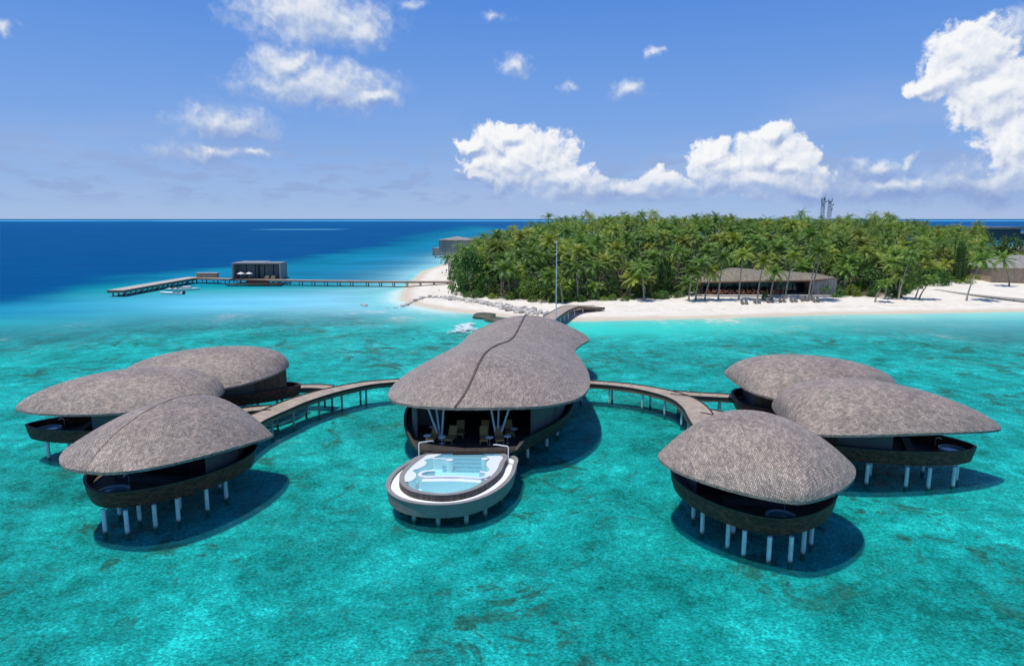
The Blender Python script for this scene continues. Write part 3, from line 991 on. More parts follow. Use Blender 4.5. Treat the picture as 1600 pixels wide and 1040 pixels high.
def build_villa(key, V):
    rf = Roof(V['roof'], V['zs'], 1.6 if key == 'LF' else 2.1, 0.14 if key == 'LF' else 0.0)
    hq = V['hull']
    o = Vector((hq[0], hq[1], 0))
    root = empty('spa_villa', o)
    tag(root, V['label'], 'villa', 'shell-roofed spa villas over the lagoon')
    top, und, ridge = shell_meshes(rf.pt, o)
    ro = top.build('roof', M['shingle'], root, True)
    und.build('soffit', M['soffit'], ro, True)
    rc = MB(o)
    rp = [p for p in ridge[2:-2]]
    rc.tube(rp, [0.02 + 0.02 * math.sin(math.pi * i / (len(rp) - 1)) for i in range(len(rp))], 6)
    if key == 'LF': rc.build('ridge_cap', M['ridge'], ro, True)
    fn = lambda z, k: hull_outline(hq, z, k)
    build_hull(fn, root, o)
    add_piles(root, o, V['piles'], HBOT + 0.06)
    # room under the inner two thirds of the shell
    x, y, a, L, W, e1, e2 = hq
    def room_pt(s, side, k=0.80):
        w = W * prof(s, e1, e2) * k
        lx = (s - .5) * L
        ly = w * side
        return x + lx * math.cos(a) - ly * math.sin(a), y + lx * math.sin(a) + ly * math.cos(a)
    S0, S1 = 0.42, 0.90
    for side in (-1, 1):
        w = MB(o)
        n = 10
        lo, hi, lo2, hi2 = [], [], [], []
        for i in range(n):
            s = S0 + (S1 - S0) * i / (n - 1)
            X, Y = room_pt(s, side)
            X2, Y2 = room_pt(s, side, 0.77)
            zt = rf.height(X, Y) - 0.32
            lo.append((X, Y, FLOOR - 0.02)); hi.append((X, Y, zt)); lo2.append((X2, Y2, FLOOR - 0.02)); hi2.append((X2, Y2, rf.height(X2, Y2) - 0.32))
        k = 5                                               # the first half solid render, the rest timber slats
        for (a_, b_, nm, mt) in ((0, k, 'wall', 'wall'), (k, n - 1, 'slat_screen', 'slat')):
            mb = MB(o)
            mb.strip(lo[a_:b_ + 1], hi[a_:b_ + 1], False, True)
            mb.strip(hi2[a_:b_ + 1], lo2[a_:b_ + 1], False, True)
            mb.strip(hi[a_:b_ + 1], hi2[a_:b_ + 1], False, True)
            for e in (a_, b_):
                mb.add([lo[e], lo2[e], hi2[e], hi[e]], [(0, 1, 2, 3)], [(0, 0), (.2, 0), (.2, 2), (0, 2)])
            mb.build(nm, M[mt], root)
    # back wall
    A, B = room_pt(S1, -1, .78), room_pt(S1, 1, .78)
    bw = MB(o)
    P = [(A[0] + (B[0] - A[0]) * t, A[1] + (B[1] - A[1]) * t) for t in [i / 8 for i in range(9)]]
    bw.strip([(px, py, FLOOR - .02) for px, py in P], [(px, py, rf.height(px, py) - .32) for px, py in P], False, True)
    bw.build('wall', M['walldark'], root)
    # glazed front: window > frame
    A, B = room_pt(S0 + .012, -1, .765), room_pt(S0 + .012, 1, .765)
    P = [(A[0] + (B[0] - A[0]) * t, A[1] + (B[1] - A[1]) * t) for t in [i / 12 for i in range(13)]]
    gl = MB(o)
    gl.strip([(px, py, FLOOR + .01) for px, py in P], [(px, py, rf.height(px, py) - .34) for px, py in P])
    win = gl.build('window', M['glass'], root)
    fr = MB(o)
    for i in range(0, 13, 2):
        px, py = P[i]
        fr.tube([(px, py, FLOOR), (px, py, rf.height(px, py) - .3)], 0.07, 4)
    fr.tube([(px, py, FLOOR + 2.1) for px, py in P], 0.06, 4)
    fr.build('frame', M['frame'], win)
    # low deck partition and bench beside the tub
    bx, by = room_pt(S0 - .10, 0.0)
    MB(o).box((bx, by, FLOOR + .25), (0.7, W * 0.9, .5), a).build('bench', M['walldark'], root)
    return rf


ROOFS = {k: build_villa(k, V) for k, V in VILLAS.items()}

# round tubs on the open bows
def make_tub(p, rad, ang, label):
    o = Vector((p.x, p.y, FLOOR))
    root = empty('bathtub', o)
    tag(root, label, 'bathtub', 'round tubs on the villa decks')
    h = MB(o)
    rr = [(rad * .96, 0), (rad, .35), (rad, .62), (rad * .86, .62), (rad * .80, .22), (0.05, .18)]
    n = 36
    vs, fs = [], []
    for r_, z in rr:
        for k in range(n):
            t = 2 * math.pi * k / n
            vs.append((p.x + r_ * math.cos(t), p.y + r_ * math.sin(t), FLOOR + .003 + z))
    for i in range(len(rr) - 1):
        for k in range(n):
            k2 = (k + 1) % n
            fs.append((i * n + k, i * n + k2, (i + 1) * n + k2, (i + 1) * n + k))
    fs.append(tuple((len(rr) - 1) * n + k for k in range(n)))
    h.add(vs, fs)
    h.build('shell', M['tub'], root, True)
    w = MB(o)
    w.ngon([(p.x + rad * .84 * math.cos(2 * math.pi * k / n), p.y + rad * .84 * math.sin(2 * math.pi * k / n), FLOOR + .5) for k in range(n)])
    w.build('tub_water', M['tubwater'], root)
    t = MB(o)
    bx, by = p.x + (rad + .25) * math.cos(ang), p.y + (rad + .25) * math.sin(ang)
    ux, uy = -math.cos(ang), -math.sin(ang)
    t.tube([(bx, by, FLOOR), (bx, by, FLOOR + 1.2), (bx + ux * .08, by + uy * .08, FLOOR + 1.42), (bx + ux * .3, by + uy * .3, FLOOR + 1.5), (bx + ux * .5, by + uy * .5, FLOOR + 1.36)], 0.035, 8)
    t.build('spout', M['steel'], root, True)


M['tubwater'] = plain_mat('tub_water', (0.16, 0.28, 0.32), 0.08, 0.1, 1.0)
make_tub(at(1221, 806, 3.1), 1.15, R(60), 'round grey tub on the deck of the front villa of the right-hand trio')
make_tub(at(178, 766, 3.1), 1.2, R(70), 'round grey tub on the bow of the villa with the sharply split roof')
make_tub(at(1488, 701, 3.1), 1.2, R(150), 'round grey tub on the bow of the villa with the longest pointed roof')
make_tub(at(76, 669, 3.1), 1.2, R(30), 'round grey tub with curved spout, on the villa deck nearest the left edge')

# ------------------------------------------------------------------ main hall with the two-lobed roof
HL = [(-5.6, 64.5, 6.85), (-9.6, 65.9, 6.7), (-12.4, 69.2, 6.3), (-13.7, 73.5, 6.0), (-13.7, 79, 6.0), (-12.6, 86, 6.0), (-10.6, 94, 6.0), (-8.6, 101, 6.0), (-7.6, 107, 6.0), (-7.0, 113, 6.0), (-4.6, 119.5, 6.2), (1.2, 123.2, 6.6)]
HR = [(-5.6, 64.5, 6.85), (-1.0, 65.0, 6.75), (3.6, 66.8, 6.45), (7.2, 71.5, 6.0), (9.0, 77, 6.0), (9.6, 84, 6.0), (9.5, 91, 6.0), (9.2, 97.5, 6.0), (10.4, 102.5, 6.0), (12.4, 108, 6.0), (11.6, 115, 6.0), (8.0, 120.5, 6.2), (1.2, 123.2, 6.6)]
HM = [(-5.6, 64.5, 6.85), (-4.8, 66.6, 7.6), (-4.1, 70, 8.6), (-3.6, 73.5, 9.4), (-2.9, 78, 9.8), (-1.7, 84, 9.5), (-0.4, 90, 8.9), (0.5, 96, 8.8), (1.3, 102, 9.3), (2.0, 108, 9.6), (2.5, 114, 9.0), (2.4, 119.5, 7.9), (1.2, 123.2, 6.6)]
NS = 96


def hall_rows():
    l, r, m = spline(HL, NS), spline(HR, NS), spline(HM, NS)
    # parametrise all three by the same depth-biased stations so cross sections stay square to the axis
    return l, r, m


_l, _r, _m = hall_rows()


def match(curve, y, lo, hi):
    best = min(range(len(curve)), key=lambda i: abs(curve[i].y - y))
    return curve[best]


def hall_pt(s, u):
    f = s * (NS - 1)
    i = min(int(f), NS - 2); t = f - i
    rd = _m[i].lerp(_m[i + 1], t)
    c = _l if u < 0 else _r
    rm = c[i].lerp(c[i + 1], t)
    k = abs(u)
    p = rd.lerp(rm, k)
    p.z = rd.z + (rm.z - rd.z) * k ** 1.75
    return p


def hall_height(X, Y):
    best, bz = 1e9, 6
    for i in range(0, 49):
        for j in range(-8, 9):
            p = hall_cache[(i, j)]
            d = (p.x - X) ** 2 + (p.y - Y) ** 2
            if d < best: best, bz = d, p.z
    return bz


hall_cache = {(i, j): hall_pt(i / 48, j / 8) for i in range(49) for j in range(-8, 9)}
HO = Vector((-2, 90, 0))
hall = empty('spa_hall', HO)
tag(hall, 'long hall over the water, two-lobed shingle roof with a dark winding ridge line', 'hall')
top, und, ridge = shell_meshes(hall_pt, HO, 110, 61, 0.26)
hroof = top.build('roof', M['shingle'], hall, True)
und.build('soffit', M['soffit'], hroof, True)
rp = [p + Vector((0, 0, .04)) for p in ridge[1:-1]]
rc = MB(HO)
wv = []
for i, p in enumerate(rp):
    t = (rp[min(i + 1, len(rp) - 1)] - rp[max(i - 1, 0)])
    sdv = Vector((t.y, -t.x, 0)).normalized() * 0.11
    wv.append((p - sdv - Vector((0, 0, .06)), p - sdv + Vector((0, 0, .06)), p + sdv + Vector((0, 0, .06)), p + sdv - Vector((0, 0, .06))))
for k in range(3):
    rc.strip([w[k] for w in wv], [w[k + 1] for w in wv])
rc.build('ridge_cap', M['ridge'], hroof)
HULL = [(-4.6, 63.7), (-8.4, 63.9), (-9.7, 65.2), (-10.9, 68), (-11.8, 72), (-12.3, 77), (-12.0, 84), (-10.4, 92), (-8.6, 100), (-6.8, 108), (-4.6, 116), (1.5, 120.5),
        (7.2, 117), (9.8, 111), (9.6, 105), (8.3, 98), (8.1, 90), (7.7, 82), (6.7, 76), (5.2, 72), (3.4, 69), (1.4, 66), (-0.4, 63.9)]
_hs = spline([(x, y, 0) for x, y in HULL], 150, True)


def offset_loop(P, k, z):
    n = len(P)
    out = []
    for i, p in enumerate(P):
        t = P[(i + 1) % n] - P[i - 1]
        nn = Vector((t.y, -t.x, 0)).normalized()       # points inwards for a clockwise outline
        out.append(Vector((p.x + nn.x * k, p.y + nn.y * k, z)))
    return out


def hall_out(z, k):
    P = offset_loop(_hs, k * 1.0 if k < .5 else k * 1.5, z)
    if z > 2.7:                                          # the parapet dies away at the open front over the pool
        for p in P:
            f_ = float(ss(p.y, 64.3, 67.5)) if p.x < -3 else float(ss(p.y, 64.3, 66.2))
            p.z = 2.52 + (z - 2.52) * f_ + (0.02 if f_ < .05 else 0) * (z - 3.1)
    return P


build_hull(hall_out, hall, HO, floor=2.62, rimz=3.25, hb=1.75, deckmat='deckshade', skin='hullshade', cap='edge')
hp = []
for i in range(4, 150, 5):
    q = offset_loop(_hs, 1.5, 0)[i]
    hp.append((q.x, q.y))
for y in range(70, 118, 8):
    hp.append((-2 + (y - 70) * .06, y))
add_piles(hall, HO, hp, 1.85)
# curved side walls, from the edge of the open front to the rear
wl = offset_loop(_hs, 0.9, 0); wi = offset_loop(_hs, 1.15, 0)
idx = [i for i in range(150) if wl[i].y > 68.2]
runs, cur = [], [idx[0]]
for a_, b_ in zip(idx, idx[1:]):
    if b_ == a_ + 1: cur.append(b_)
    else: runs.append(cur); cur = [b_]
runs.append(cur)
for run in runs:
    w = MB(HO)
    A = [Vector((wl[i].x, wl[i].y, 2.6)) for i in run]; At = [Vector((wl[i].x, wl[i].y, hall_height(wl[i].x, wl[i].y) - .5)) for i in run]
    B = [Vector((wi[i].x, wi[i].y, 2.6)) for i in run]; Bt = [Vector((wi[i].x, wi[i].y, hall_height(wi[i].x, wi[i].y) - .5)) for i in run]
    w.strip(A, At); w.strip(Bt, B); w.strip(At, Bt)
    w.add([A[0], B[0], Bt[0], At[0]], [(0, 1, 2, 3)]); w.add([A[-1], B[-1], Bt[-1], At[-1]], [(3, 2, 1, 0)])
    w.build('wall', M['wall'], hall)
# recessed dark back wall with timber counter and two wing walls of the open lounge
bw = MB(HO)
for x0, x1, y in ((-11, -7.6, 72.5), (2.0, 5.0, 73.0)):
    P = [(x0 + (x1 - x0) * t / 6, y) for t in range(7)]
    bw = MB(HO)
    bw.strip([(a_, b_, 2.6) for a_, b_ in P], [(a_, b_, hall_height(a_, b_) - .4) for a_, b_ in P])
    bw.build('wing_wall', M['wall'], hall)
P = [(-11.6 + 18.4 * t / 14, 80) for t in range(15)]
bw = MB(HO)
bw.strip([(a_, b_, 2.6) for a_, b_ in P], [(a_, b_, hall_height(a_, b_) - .4) for a_, b_ in P], False, True)
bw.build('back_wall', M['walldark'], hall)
MB(HO).box((-3.0, 78.6, 3.17), (5.2, .8, 1.1)).build('counter', M['slat'], hall)
# tripod columns of blue-grey steel
for bx, by, tops in ((-7.3, 67.6, (-1.35, -0.65, .35)), (-1.5, 67.4, (-.75, .15, 1.35))):
    c = MB(HO)
    for q, dx in enumerate(tops):
        tx, ty = bx + dx * 1.25, by + (0.2, 1.1, 0.3)[q]
        c.tube([(bx + dx * .12, by, 2.62), (tx, ty, hall_height(tx, ty) - .25)], 0.115, 10)
    c.tube([(bx, by, 2.62), (bx, by, 2.8)], 0.32, 14)
    c.build('column', M['bluepaint'], hall, True)

# small pendant bell under the eave
pb = MB((-12.6, 70.6, 5.9))
pb.tube([(-12.6, 70.6, 6.2), (-12.6, 70.6, 5.2)], .02, 6)
pb.tube([(-12.6, 70.6, 5.2), (-12.6, 70.6, 5.05), (-12.6, 70.6, 4.5)], [.05, .16, .2], 10)
tag(pb.build('lantern', M['whitepaint'], None, True), 'small white lantern hanging under the front eave of the two-lobed hall roof', 'lantern')


# sun loungers and side tables in the open lounge
def make_lounger(fabric, frame, loc, rz):
    root = empty('sun_lounger', loc, rz)
    f = MB()
    for sx in (-.3, .3):
        f.box((sx, 0, .30), (.06, 1.95, .07))
        for sy in (-.8, .6): f.box((sx, sy, .135), (.06, .06, .26))
    for k in range(6): f.box((0, -.9 + k * .33, .345), (.6, .12, .02))
    f.build('frame', frame, root)
    s = MB(); s.box((0, -.32, .42), (.66, 1.28, .12)); s.build('seat', fabric, root)
    b = MB()
    a = R(52)
    vs = []
    for (u, w) in ((0, 0), (.85, 0), (.85, .12), (0, .12)):
        y = .33 + u * math.cos(a) - w * math.sin(a); z = .37 + u * math.sin(a) + w * math.cos(a)
        vs += [(-.33, y, z), (.33, y, z)]
    b.add(vs, [(0, 1, 3, 2), (2, 3, 5, 4), (4, 5, 7, 6), (6, 7, 1, 0), (0, 2, 4, 6), (1, 7, 5, 3)])
    b.build('backrest', fabric, root)
    return root


LF_ = 2.626
spots = [(at(678, 688, LF_), -.25, 'ochre lounger under the hall eave, outermost on the side with the lantern'),
         (at(705, 689, LF_), -.2, 'ochre lounger in front, just inside the tripod column on the lantern side'),
         (at(756, 690, LF_), .05, 'ochre lounger in front, beside the other tripod column towards the middle of the lounge'),
         (at(780, 690, LF_), .1, 'ochre lounger in front, outside the tripod column farther from the lantern'),
         (at(719, 680, LF_), .0, 'ochre lounger in the back row behind the column on the lantern side'),
         (at(758, 680, LF_), .0, 'ochre lounger in the dim back row between the columns, farther from the lantern'),
         (at(795, 679, LF_), .1, 'ochre lounger in the dim back row against the long grey side wall')]
for i, (p, a, lb) in enumerate(spots):
    if i == 0:
        l0 = make_lounger(M['lounger'], M['lframe'], p, a); o = l0
    else:
        o = copy_tree(l0); o.location = p; o.rotation_euler = (0, 0, a)
    o.scale = (1.25, 1.25, 1.25)
    tag(o, lb, 'sun lounger', 'ochre loungers in the hall lounge')


def make_table(loc):
    root = empty('side_table', loc)
    MB().tube([(0, 0, .58), (0, 0, .62)], .34, 20).build('tabletop', M['whitepaint'], root)
    MB().tube([(0, 0, .03), (0, 0, .58)], .035, 8).build('leg', M['steel'], root)
    MB().tube([(0, 0, 0), (0, 0, .03)], .22, 16).build('base', M['steel'], root)
    return root


for i, (x, y, lb) in enumerate([(668, 691, 'small round pedestal table beside the outermost lounger on the lantern side'),
                                (691, 693, 'small round pedestal table between the two front loungers on the lantern side'),
                                (765, 694, 'small round pedestal table between the two front loungers farther from the lantern'),
                                (793, 692, 'small round pedestal table outside the front loungers, next to the long grey wall'),
                                (676, 677, 'small round pedestal table in the back row near the lantern side wing wall'),
                                (803, 680, 'small round pedestal table in the back row near the long grey wall')]):
    p = at(x, y, LF_)
    if i == 0: t0 = make_table(p); o = t0
    else: o = copy_tree(t0); o.location = p
    o.scale = (1.15, 1.15, 1.25)
    tag(o, lb, 'side table', 'pedestal tables in the hall lounge')

# ------------------------------------------------------------------ the egg-shaped hydro pool
PO = Vector((-5.5, 58.5, 0))
pool = empty('hydro_pool', PO)
tag(pool, 'egg-shaped raised pool with grey hull, white gutter and curved white benches inside', 'pool')
POUT = [(-5.9, 52.5), (-8.3, 53.0), (-10.1, 54.5), (-11.0, 56.8), (-10.9, 59.8), (-9.9, 62.6), (-8.5, 64.6), (-4.4, 64.9), (0.1, 64.2), (0.35, 61.0), (-0.25, 57.8), (-1.6, 55.0), (-3.6, 53.1)]
_po = spline([(x, y, 0) for x, y in POUT], 120, True)
PIN = [(-5.7, 53.6), (-8.0, 54.2), (-9.4, 55.7), (-10.0, 57.8), (-9.8, 60.0), (-9.1, 62.4), (-8.1, 64.0), (-4.4, 64.3), (-0.7, 63.7), (-0.75, 61.0), (-1.2, 58.5), (-2.4, 55.9), (-3.8, 54.3)]
_pi = spline([(x, y, 0) for x, y in PIN], 120, True)
ZT, ZB, ZG, ZI = 2.10, 0.72, 1.88, 2.46
L = lambda P, k, z: offset_loop(P, k, z)
h = MB(PO)
h.strip(L(_po, .0, ZT - .05), L(_po, .12, ZB + .15), True)
h.strip(L(_po, .12, ZB + .15), L(_po, .5, ZB), True)
h.ngon(L(_po, .5, ZB), True)
h.build('hull', M['poolhull'], pool, True)
h = MB(PO)
h.strip(L(_po, .34, ZT), L(_po, -.05, ZT), True); h.strip(L(_po, -.05, ZT), L(_po, -.05, ZT - .07), True); h.strip(L(_po, .34, ZG - .05), L(_po, .34, ZT), True)
h.build('outer_coping', M['coping'], pool)
h = MB(PO); h.strip(L(_pi, .05, ZG), L(_po, .335, ZG), True); h.build('gutter', M['gutter'], pool)
h = MB(PO); h.strip(L(_pi, .0, ZI - .04), L(_pi, -.05, ZG - .05), True, True); h.build('spill_wall', M['spill'], pool, True)
h = MB(PO)
h.strip(L(_pi, .42, ZI), L(_pi, -.02, ZI), True); h.strip(L(_pi, -.02, ZI), L(_pi, -.02, ZI - .06), True); h.strip(L(_pi, .42, ZI - .5), L(_pi, .42, ZI), True)
h.build('coping', M['coping'], pool)
h = MB(PO)
ZF, ZW = 1.35, 2.36
h.strip(L(_pi, .43, ZI - .02), L(_pi, .43, ZF), True); h.ngon(L(_pi, .43, ZF), False)
h.build('basin', M['basin'], pool)
mb = MB(PO); mb.box((-4.4, 64.42, 2.28), (7.4, .1, .52), R(-3)); mb.build('back_wall', M['poolblue'], pool)
# blue steps, darker than the basin, under the lounge edge
h = MB(PO)
for k in range(4): h.box((-4.3, 63.35 - k * .5, ZF + .02 + (.4 - k * .1)), (5.0 - k * .15, .5, .8 - k * .2), R(-3))
h.build('steps', M['poolblue'], pool)


def ledge(mb, C, wid, z0, z1):
    n = len(C)
    A, B = [], []
    for i, p in enumerate(C):
        t = C[min(i + 1, n - 1)] - C[max(i - 1, 0)]
        nn = Vector((t.y, -t.x, 0)).normalized() * wid / 2
        A.append(p - nn); B.append(p + nn)
    f = lambda P, z: [Vector((p.x, p.y, z)) for p in P]
    mb.strip(f(B, z1), f(A, z1)); mb.strip(f(A, z1), f(A, z0)); mb.strip(f(B, z0), f(B, z1))
    for e in (0, -1):
        mb.add([f(A, z0)[e], f(A, z1)[e], f(B, z1)[e], f(B, z0)[e]], [(0, 1, 2, 3)])


# crescent bench: tall back and a lower seat in front of it
bm_ = MB(PO)
ledge(bm_, spline([(-7.0, 59.0, 0), (-7.9, 58.75, 0), (-8.25, 58.0, 0), (-7.7, 57.5, 0), (-6.6, 57.55, 0), (-5.2, 57.6, 0), (-3.9, 57.4, 0), (-2.8, 57.2, 0), (-2.2, 57.6, 0), (-2.3, 58.4, 0), (-2.9, 58.7, 0)], 50), .34, ZF, ZI + .1)
bench = bm_.build('bench', M['poolwhite'], pool, True)
bm_ = MB(PO)
ledge(bm_, spline([(-7.9, 57.0, 0), (-6.6, 57.08, 0), (-5.2, 57.1, 0), (-3.9, 56.95, 0), (-2.7, 56.7, 0)], 30), .6, ZF, ZW + .03)
bm_.build('seat', M['poolwhite'], bench, True)
# scalloped white shelf along one side
sc_ = MB(PO)
outer = [p for p in L(_pi, .44, 0) if p.x < -6.6 and 56.4 < p.y < 64.2]
outer.sort(key=lambda p: p.y)
inn = []
for i, p in enumerate(outer):
    t = i / (len(outer) - 1)
    inn.append(Vector((p.x + .28 + .95 * abs(math.sin(t * math.pi * 3.2)) ** .7 * (0.75 + .3 * t), p.y, 0)))
f = lambda P, z: [Vector((p.x, p.y, z)) for p in P]
sc_.strip(f(inn, ZI - .03), f(outer, ZI - .03)); sc_.strip(f(inn, ZF), f(inn, ZI - .03))
sc_.build('side_shelf', M['poolwhite'], pool, True)
sc_ = MB(PO)
outer = [p for p in L(_pi, .44, 0) if p.x > -4 and 57.0 < p.y < 63.2]
outer.sort(key=lambda p: p.y)
inn = []
for i, p in enumerate(outer):
    t = i / (len(outer) - 1)
    inn.append(Vector((p.x - .12 - 1.25 * t - .28 * abs(math.sin(t * 7.5)), p.y, 0)))
sc_.strip(f(outer, ZI - .03), f(inn, ZI - .03)); sc_.strip(f(inn, ZI - .03), f(inn, ZF))
sc_.strip([f(outer, ZI - .03)[-1], f(outer, ZF)[-1]], [f(inn, ZI - .03)[-1], f(inn, ZF)[-1]])
sc_.build('side_shelf', M['poolwhite'], pool, True)
for (x, y) in ((-5.9, 61.9), (-2.6, 62.2)):
    mb = MB(PO)
    mb.tube([(x, y, ZF), (x, y, ZI + .05)], .33, 20)
    mb.build('jet_post', M['poolwhite'], pool, True)
for pts in ([(-8.0, 63.4, 0), (-7.5, 62.6, 0), (-6.7, 62.5, 0), (-6.0, 62.2, 0)], [(-2.6, 62.3, 0), (-1.9, 62.8, 0), (-1.2, 62.6, 0)]):
    mb = MB(PO); ledge(mb, spline(pts, 20), .22, ZF, ZW + .06); mb.build('partition', M['poolwhite'], pool, True)


def poolwater_mat():
    m, nt, b = newmat('pool_water')
    g = N(nt)
    p = g.pos()
    b.inputs['Base Color'].default_value = (0.48, 0.86, 0.88, 1)
    b.inputs['Roughness'].default_value = 0.04
    b.inputs['IOR'].default_value = 1.33
    h1 = g.noise(p, 2.2, 3, 0.5)
    bp = g.n('ShaderNodeBump'); bp.inputs['Strength'].default_value = 0.12; bp.inputs['Distance'].default_value = 0.1
    g.l(h1, bp.inputs['Height']); g.l(bp.outputs[0], b.inputs['Normal'])
    tr = g.n('ShaderNodeBsdfTransparent'); tr.inputs[0].default_value = (0.72, 0.97, 0.985, 1)
    mx = g.n('ShaderNodeMixShader'); mx.inputs[0].default_value = 0.72
    g.l(b.outputs[0], mx.inputs[1]); g.l(tr.outputs[0], mx.inputs[2])
    g.l(mx.outputs[0], nt.nodes['Material Output'].inputs[0])
    return m


mb = MB(PO); mb.ngon(L(_pi, .425, ZW), False)
mb.build('pool_water', poolwater_mat(), pool)
add_piles(pool, PO, [(-8.2, 53.9), (-6.1, 53.1), (-3.8, 53.5), (-2.3, 55.0), (-9.7, 56.5), (-9.8, 60), (-8.6, 63), (-1.0, 58), (-.9, 61.5), (-5.5, 58), (-4.5, 62)], ZB + .05, r=.19, mat='pilewood')
for (bx, by, ex, ey) in ((-9.0, 63.3, -8.0, 64.3), (-0.35, 62.2, -1.5, 63.2)):
    mb = MB(PO)
    mb.tube([(bx, by, ZT), (bx, by, ZT + 1.5), (bx + (ex - bx) * .06, by + (ey - by) * .06, ZT + 1.6), (ex, ey, ZT + 1.45), (ex + (ex - bx) * .25, ey + (ey - by) * .25, ZT + 1.35)], .055, 8)
    mb.build('handrail', M['whitepaint'], pool, True)


# ------------------------------------------------------------------ timber walkways
def ribbon(name, C, width, z, label, piles=True, spacing=4.6, pmat='pilewood', zf=None, fas='fascia', every=None, fh=.55, kerb=True, bot=-1.8, dmat='deck', root=None, pr=.14):
    C = [Vector((p[0], p[1], 0)) for p in C]
    length = sum((b - a).length for a, b in zip(C, C[1:]))
    n = max(6, int(length / 1.0))
    S = spline(C, n)
    o = Vector((S[0].x, S[0].y, 0))
    if root is None:
        root = empty(name, o)
        tag(root, label, 'walkway')
    else:
        o = root.location.copy()
    zz = [(z if zf is None else zf(i / (n - 1))) for i in range(n)]
    W = width if callable(width) else (lambda t: width)
    A, B = [], []
    for i, p in enumerate(S):
        t = (S[min(i + 1, n - 1)] - S[max(i - 1, 0)]).normalized()
        nn = Vector((t.y, -t.x, 0)) * W(i / (n - 1)) / 2
        A.append(Vector((p.x - nn.x, p.y - nn.y, zz[i]))); B.append(Vector((p.x + nn.x, p.y + nn.y, zz[i])))
    mb = MB(o)
    L_ = [0.0]
    for a, b in zip(S, S[1:]): L_.append(L_[-1] + (b - a).length)
    mb.add(B + A, [(i, i + 1, n + i + 1, n + i) for i in range(n - 1)], [(l, W(0)) for l in L_] + [(l, 0) for l in L_])
    mb.build('deck', M[dmat], root)
    dn = lambda P, d: [Vector((p.x, p.y, p.z - d)) for p in P]
    f = MB(o)
    f.strip(dn(B, .005), dn(B, fh), False, True); f.strip(dn(A, fh), dn(A, .005), False, True); f.strip(dn(B, fh), dn(A, fh), False, True)
    for e in (0, -1):
        f.add([dn(A, .005)[e], dn(B, .005)[e], dn(B, fh)[e], dn(A, fh)[e]], [(0, 1, 2, 3)], [(0, 0), (2, 0), (2, .5), (0, .5)])
    f.build('fascia', M[fas], root)
    if kerb:
        for P, sg in ((A, 1), (B, -1)):
            k = MB(o)
            q = []
            for a, b in zip(A, B):
                w = (b - a).normalized() * sg
                q.append((Vector(a if sg > 0 else b), w))
            i0 = [p - w * .03 + Vector((0, 0, .0)) for p, w in q]; i1 = [p - w * .03 + Vector((0, 0, .11)) for p, w in q]
            j1 = [p + w * .12 + Vector((0, 0, .11)) for p, w in q]; j0 = [p + w * .12 + Vector((0, 0, -.01)) for p, w in q]
            i0 = [v - Vector((0, 0, .16)) for v in i0]
            for a, b in ((i0, i1), (i1, j1), (j1, j0)): k.strip(a, b)
            k.build('edge_board', M['edge'], root)
    if piles:
        d, nxt = 0.0, 1.2
        for i in range(1, n):
            d = L_[i]
            if d >= nxt:
                nxt += spacing
                for P, Q in ((A, B), (B, A)):
                    p = P[i].lerp(Q[i], .12)
                    MB(o).tube([(p.x, p.y, bot), (p.x, p.y, zz[i] - fh + .03)], pr, 10).build('pile', M[pmat], root, True)
    return root


lw = ribbon('walkway', [(-9.6, 93.6), (-13, 93.6), (-16.4, 93.2), (-20.3, 91.5), (-24.0, 87.6), (-26.6, 83.0), (-27.9, 79), (-29.2, 74.5), (-29.6, 70), (-29.4, 66.0)], lambda t: 1.9 + 1.1 * ss(t, .1, .5), 2.62,
            'pale timber walkway curving from the hall to the left-hand villas')
ribbon('walkway', [(-24.6, 89.6), (-26.5, 90.1), (-28.6, 90.0), (-31, 89.3)], 2.3, 2.6, 'short timber spur leading to the rearmost villa of the left-hand trio', fas='fascia')
ribbon('walkway', [(-29.0, 79.6), (-31.6, 78.6), (-34.5, 76.5), (-35.5, 75.2)], 2.2, 2.598, 'short timber spur leading to the low leaf-roofed villa near the left edge')
rw = ribbon('walkway', [(7.6, 92.6), (11, 92.3), (15.9, 90.4), (19.4, 87.4), (21.5, 83.8), (22.0, 79.5), (21.6, 75), (21.2, 70), (21.0, 66), (20.9, 61.2)], lambda t: 2.2 + 1.0 * ss(t, .1, .5), 2.62,
            'timber walkway on white piles curving from the hall to the right-hand villas', pmat='pile')
ribbon('walkway', [(20.9, 86.9), (23.5, 85.9), (27.9, 84.9), (30.2, 84.2)], 2.2, 2.6, 'short timber spur leading to the rearmost villa of the right-hand trio', pmat='pile')
ribbon('walkway', [(22.8, 78.2), (25.0, 76.2), (28.4, 73.4), (29.6, 71.8)], 2.2, 2.598, 'short timber spur leading to the villa with the longest pointed roof', pmat='pile')
ribbon('footbridge', [(1.6, 119.8), (3.5, 132), (7.0, 148), (10.2, 161), (13.2, 171), (17.0, 178.5), (23.5, 182.5)], lambda t: 3.6 + 1.4 * ss(t, .7, 1), 2.62,
       'timber footbridge on white posts running from the rear of the hall up onto the beach', pmat='pile', zf=lambda t: 2.62 - .9 * float(ss(t, .82, 1.0)), spacing=5)

# tall slim mast at the bridge
p = at(866, 493, 2.6)
mx_, my_ = 9.9, 152.0
mast = empty('lamp_mast', (mx_, my_, 0))
tag(mast, 'tall thin pale mast rising beside the footbridge behind the hall', 'mast')
zt = 25 - (378 - 342 + 0) / FPX * my_ * 1.0
MB((mx_, my_, 0)).tube([(mx_, my_, -1), (mx_, my_, zt * .5), (mx_, my_, zt)], [.13, .11, .08], 8).build('pole', M['pile'], mast, True)
MB((mx_, my_, 0)).tube([(mx_, my_, zt), (mx_, my_, zt + .3)], [.2, .16], 10).build('lamp', M['whitepaint'], mast, True)

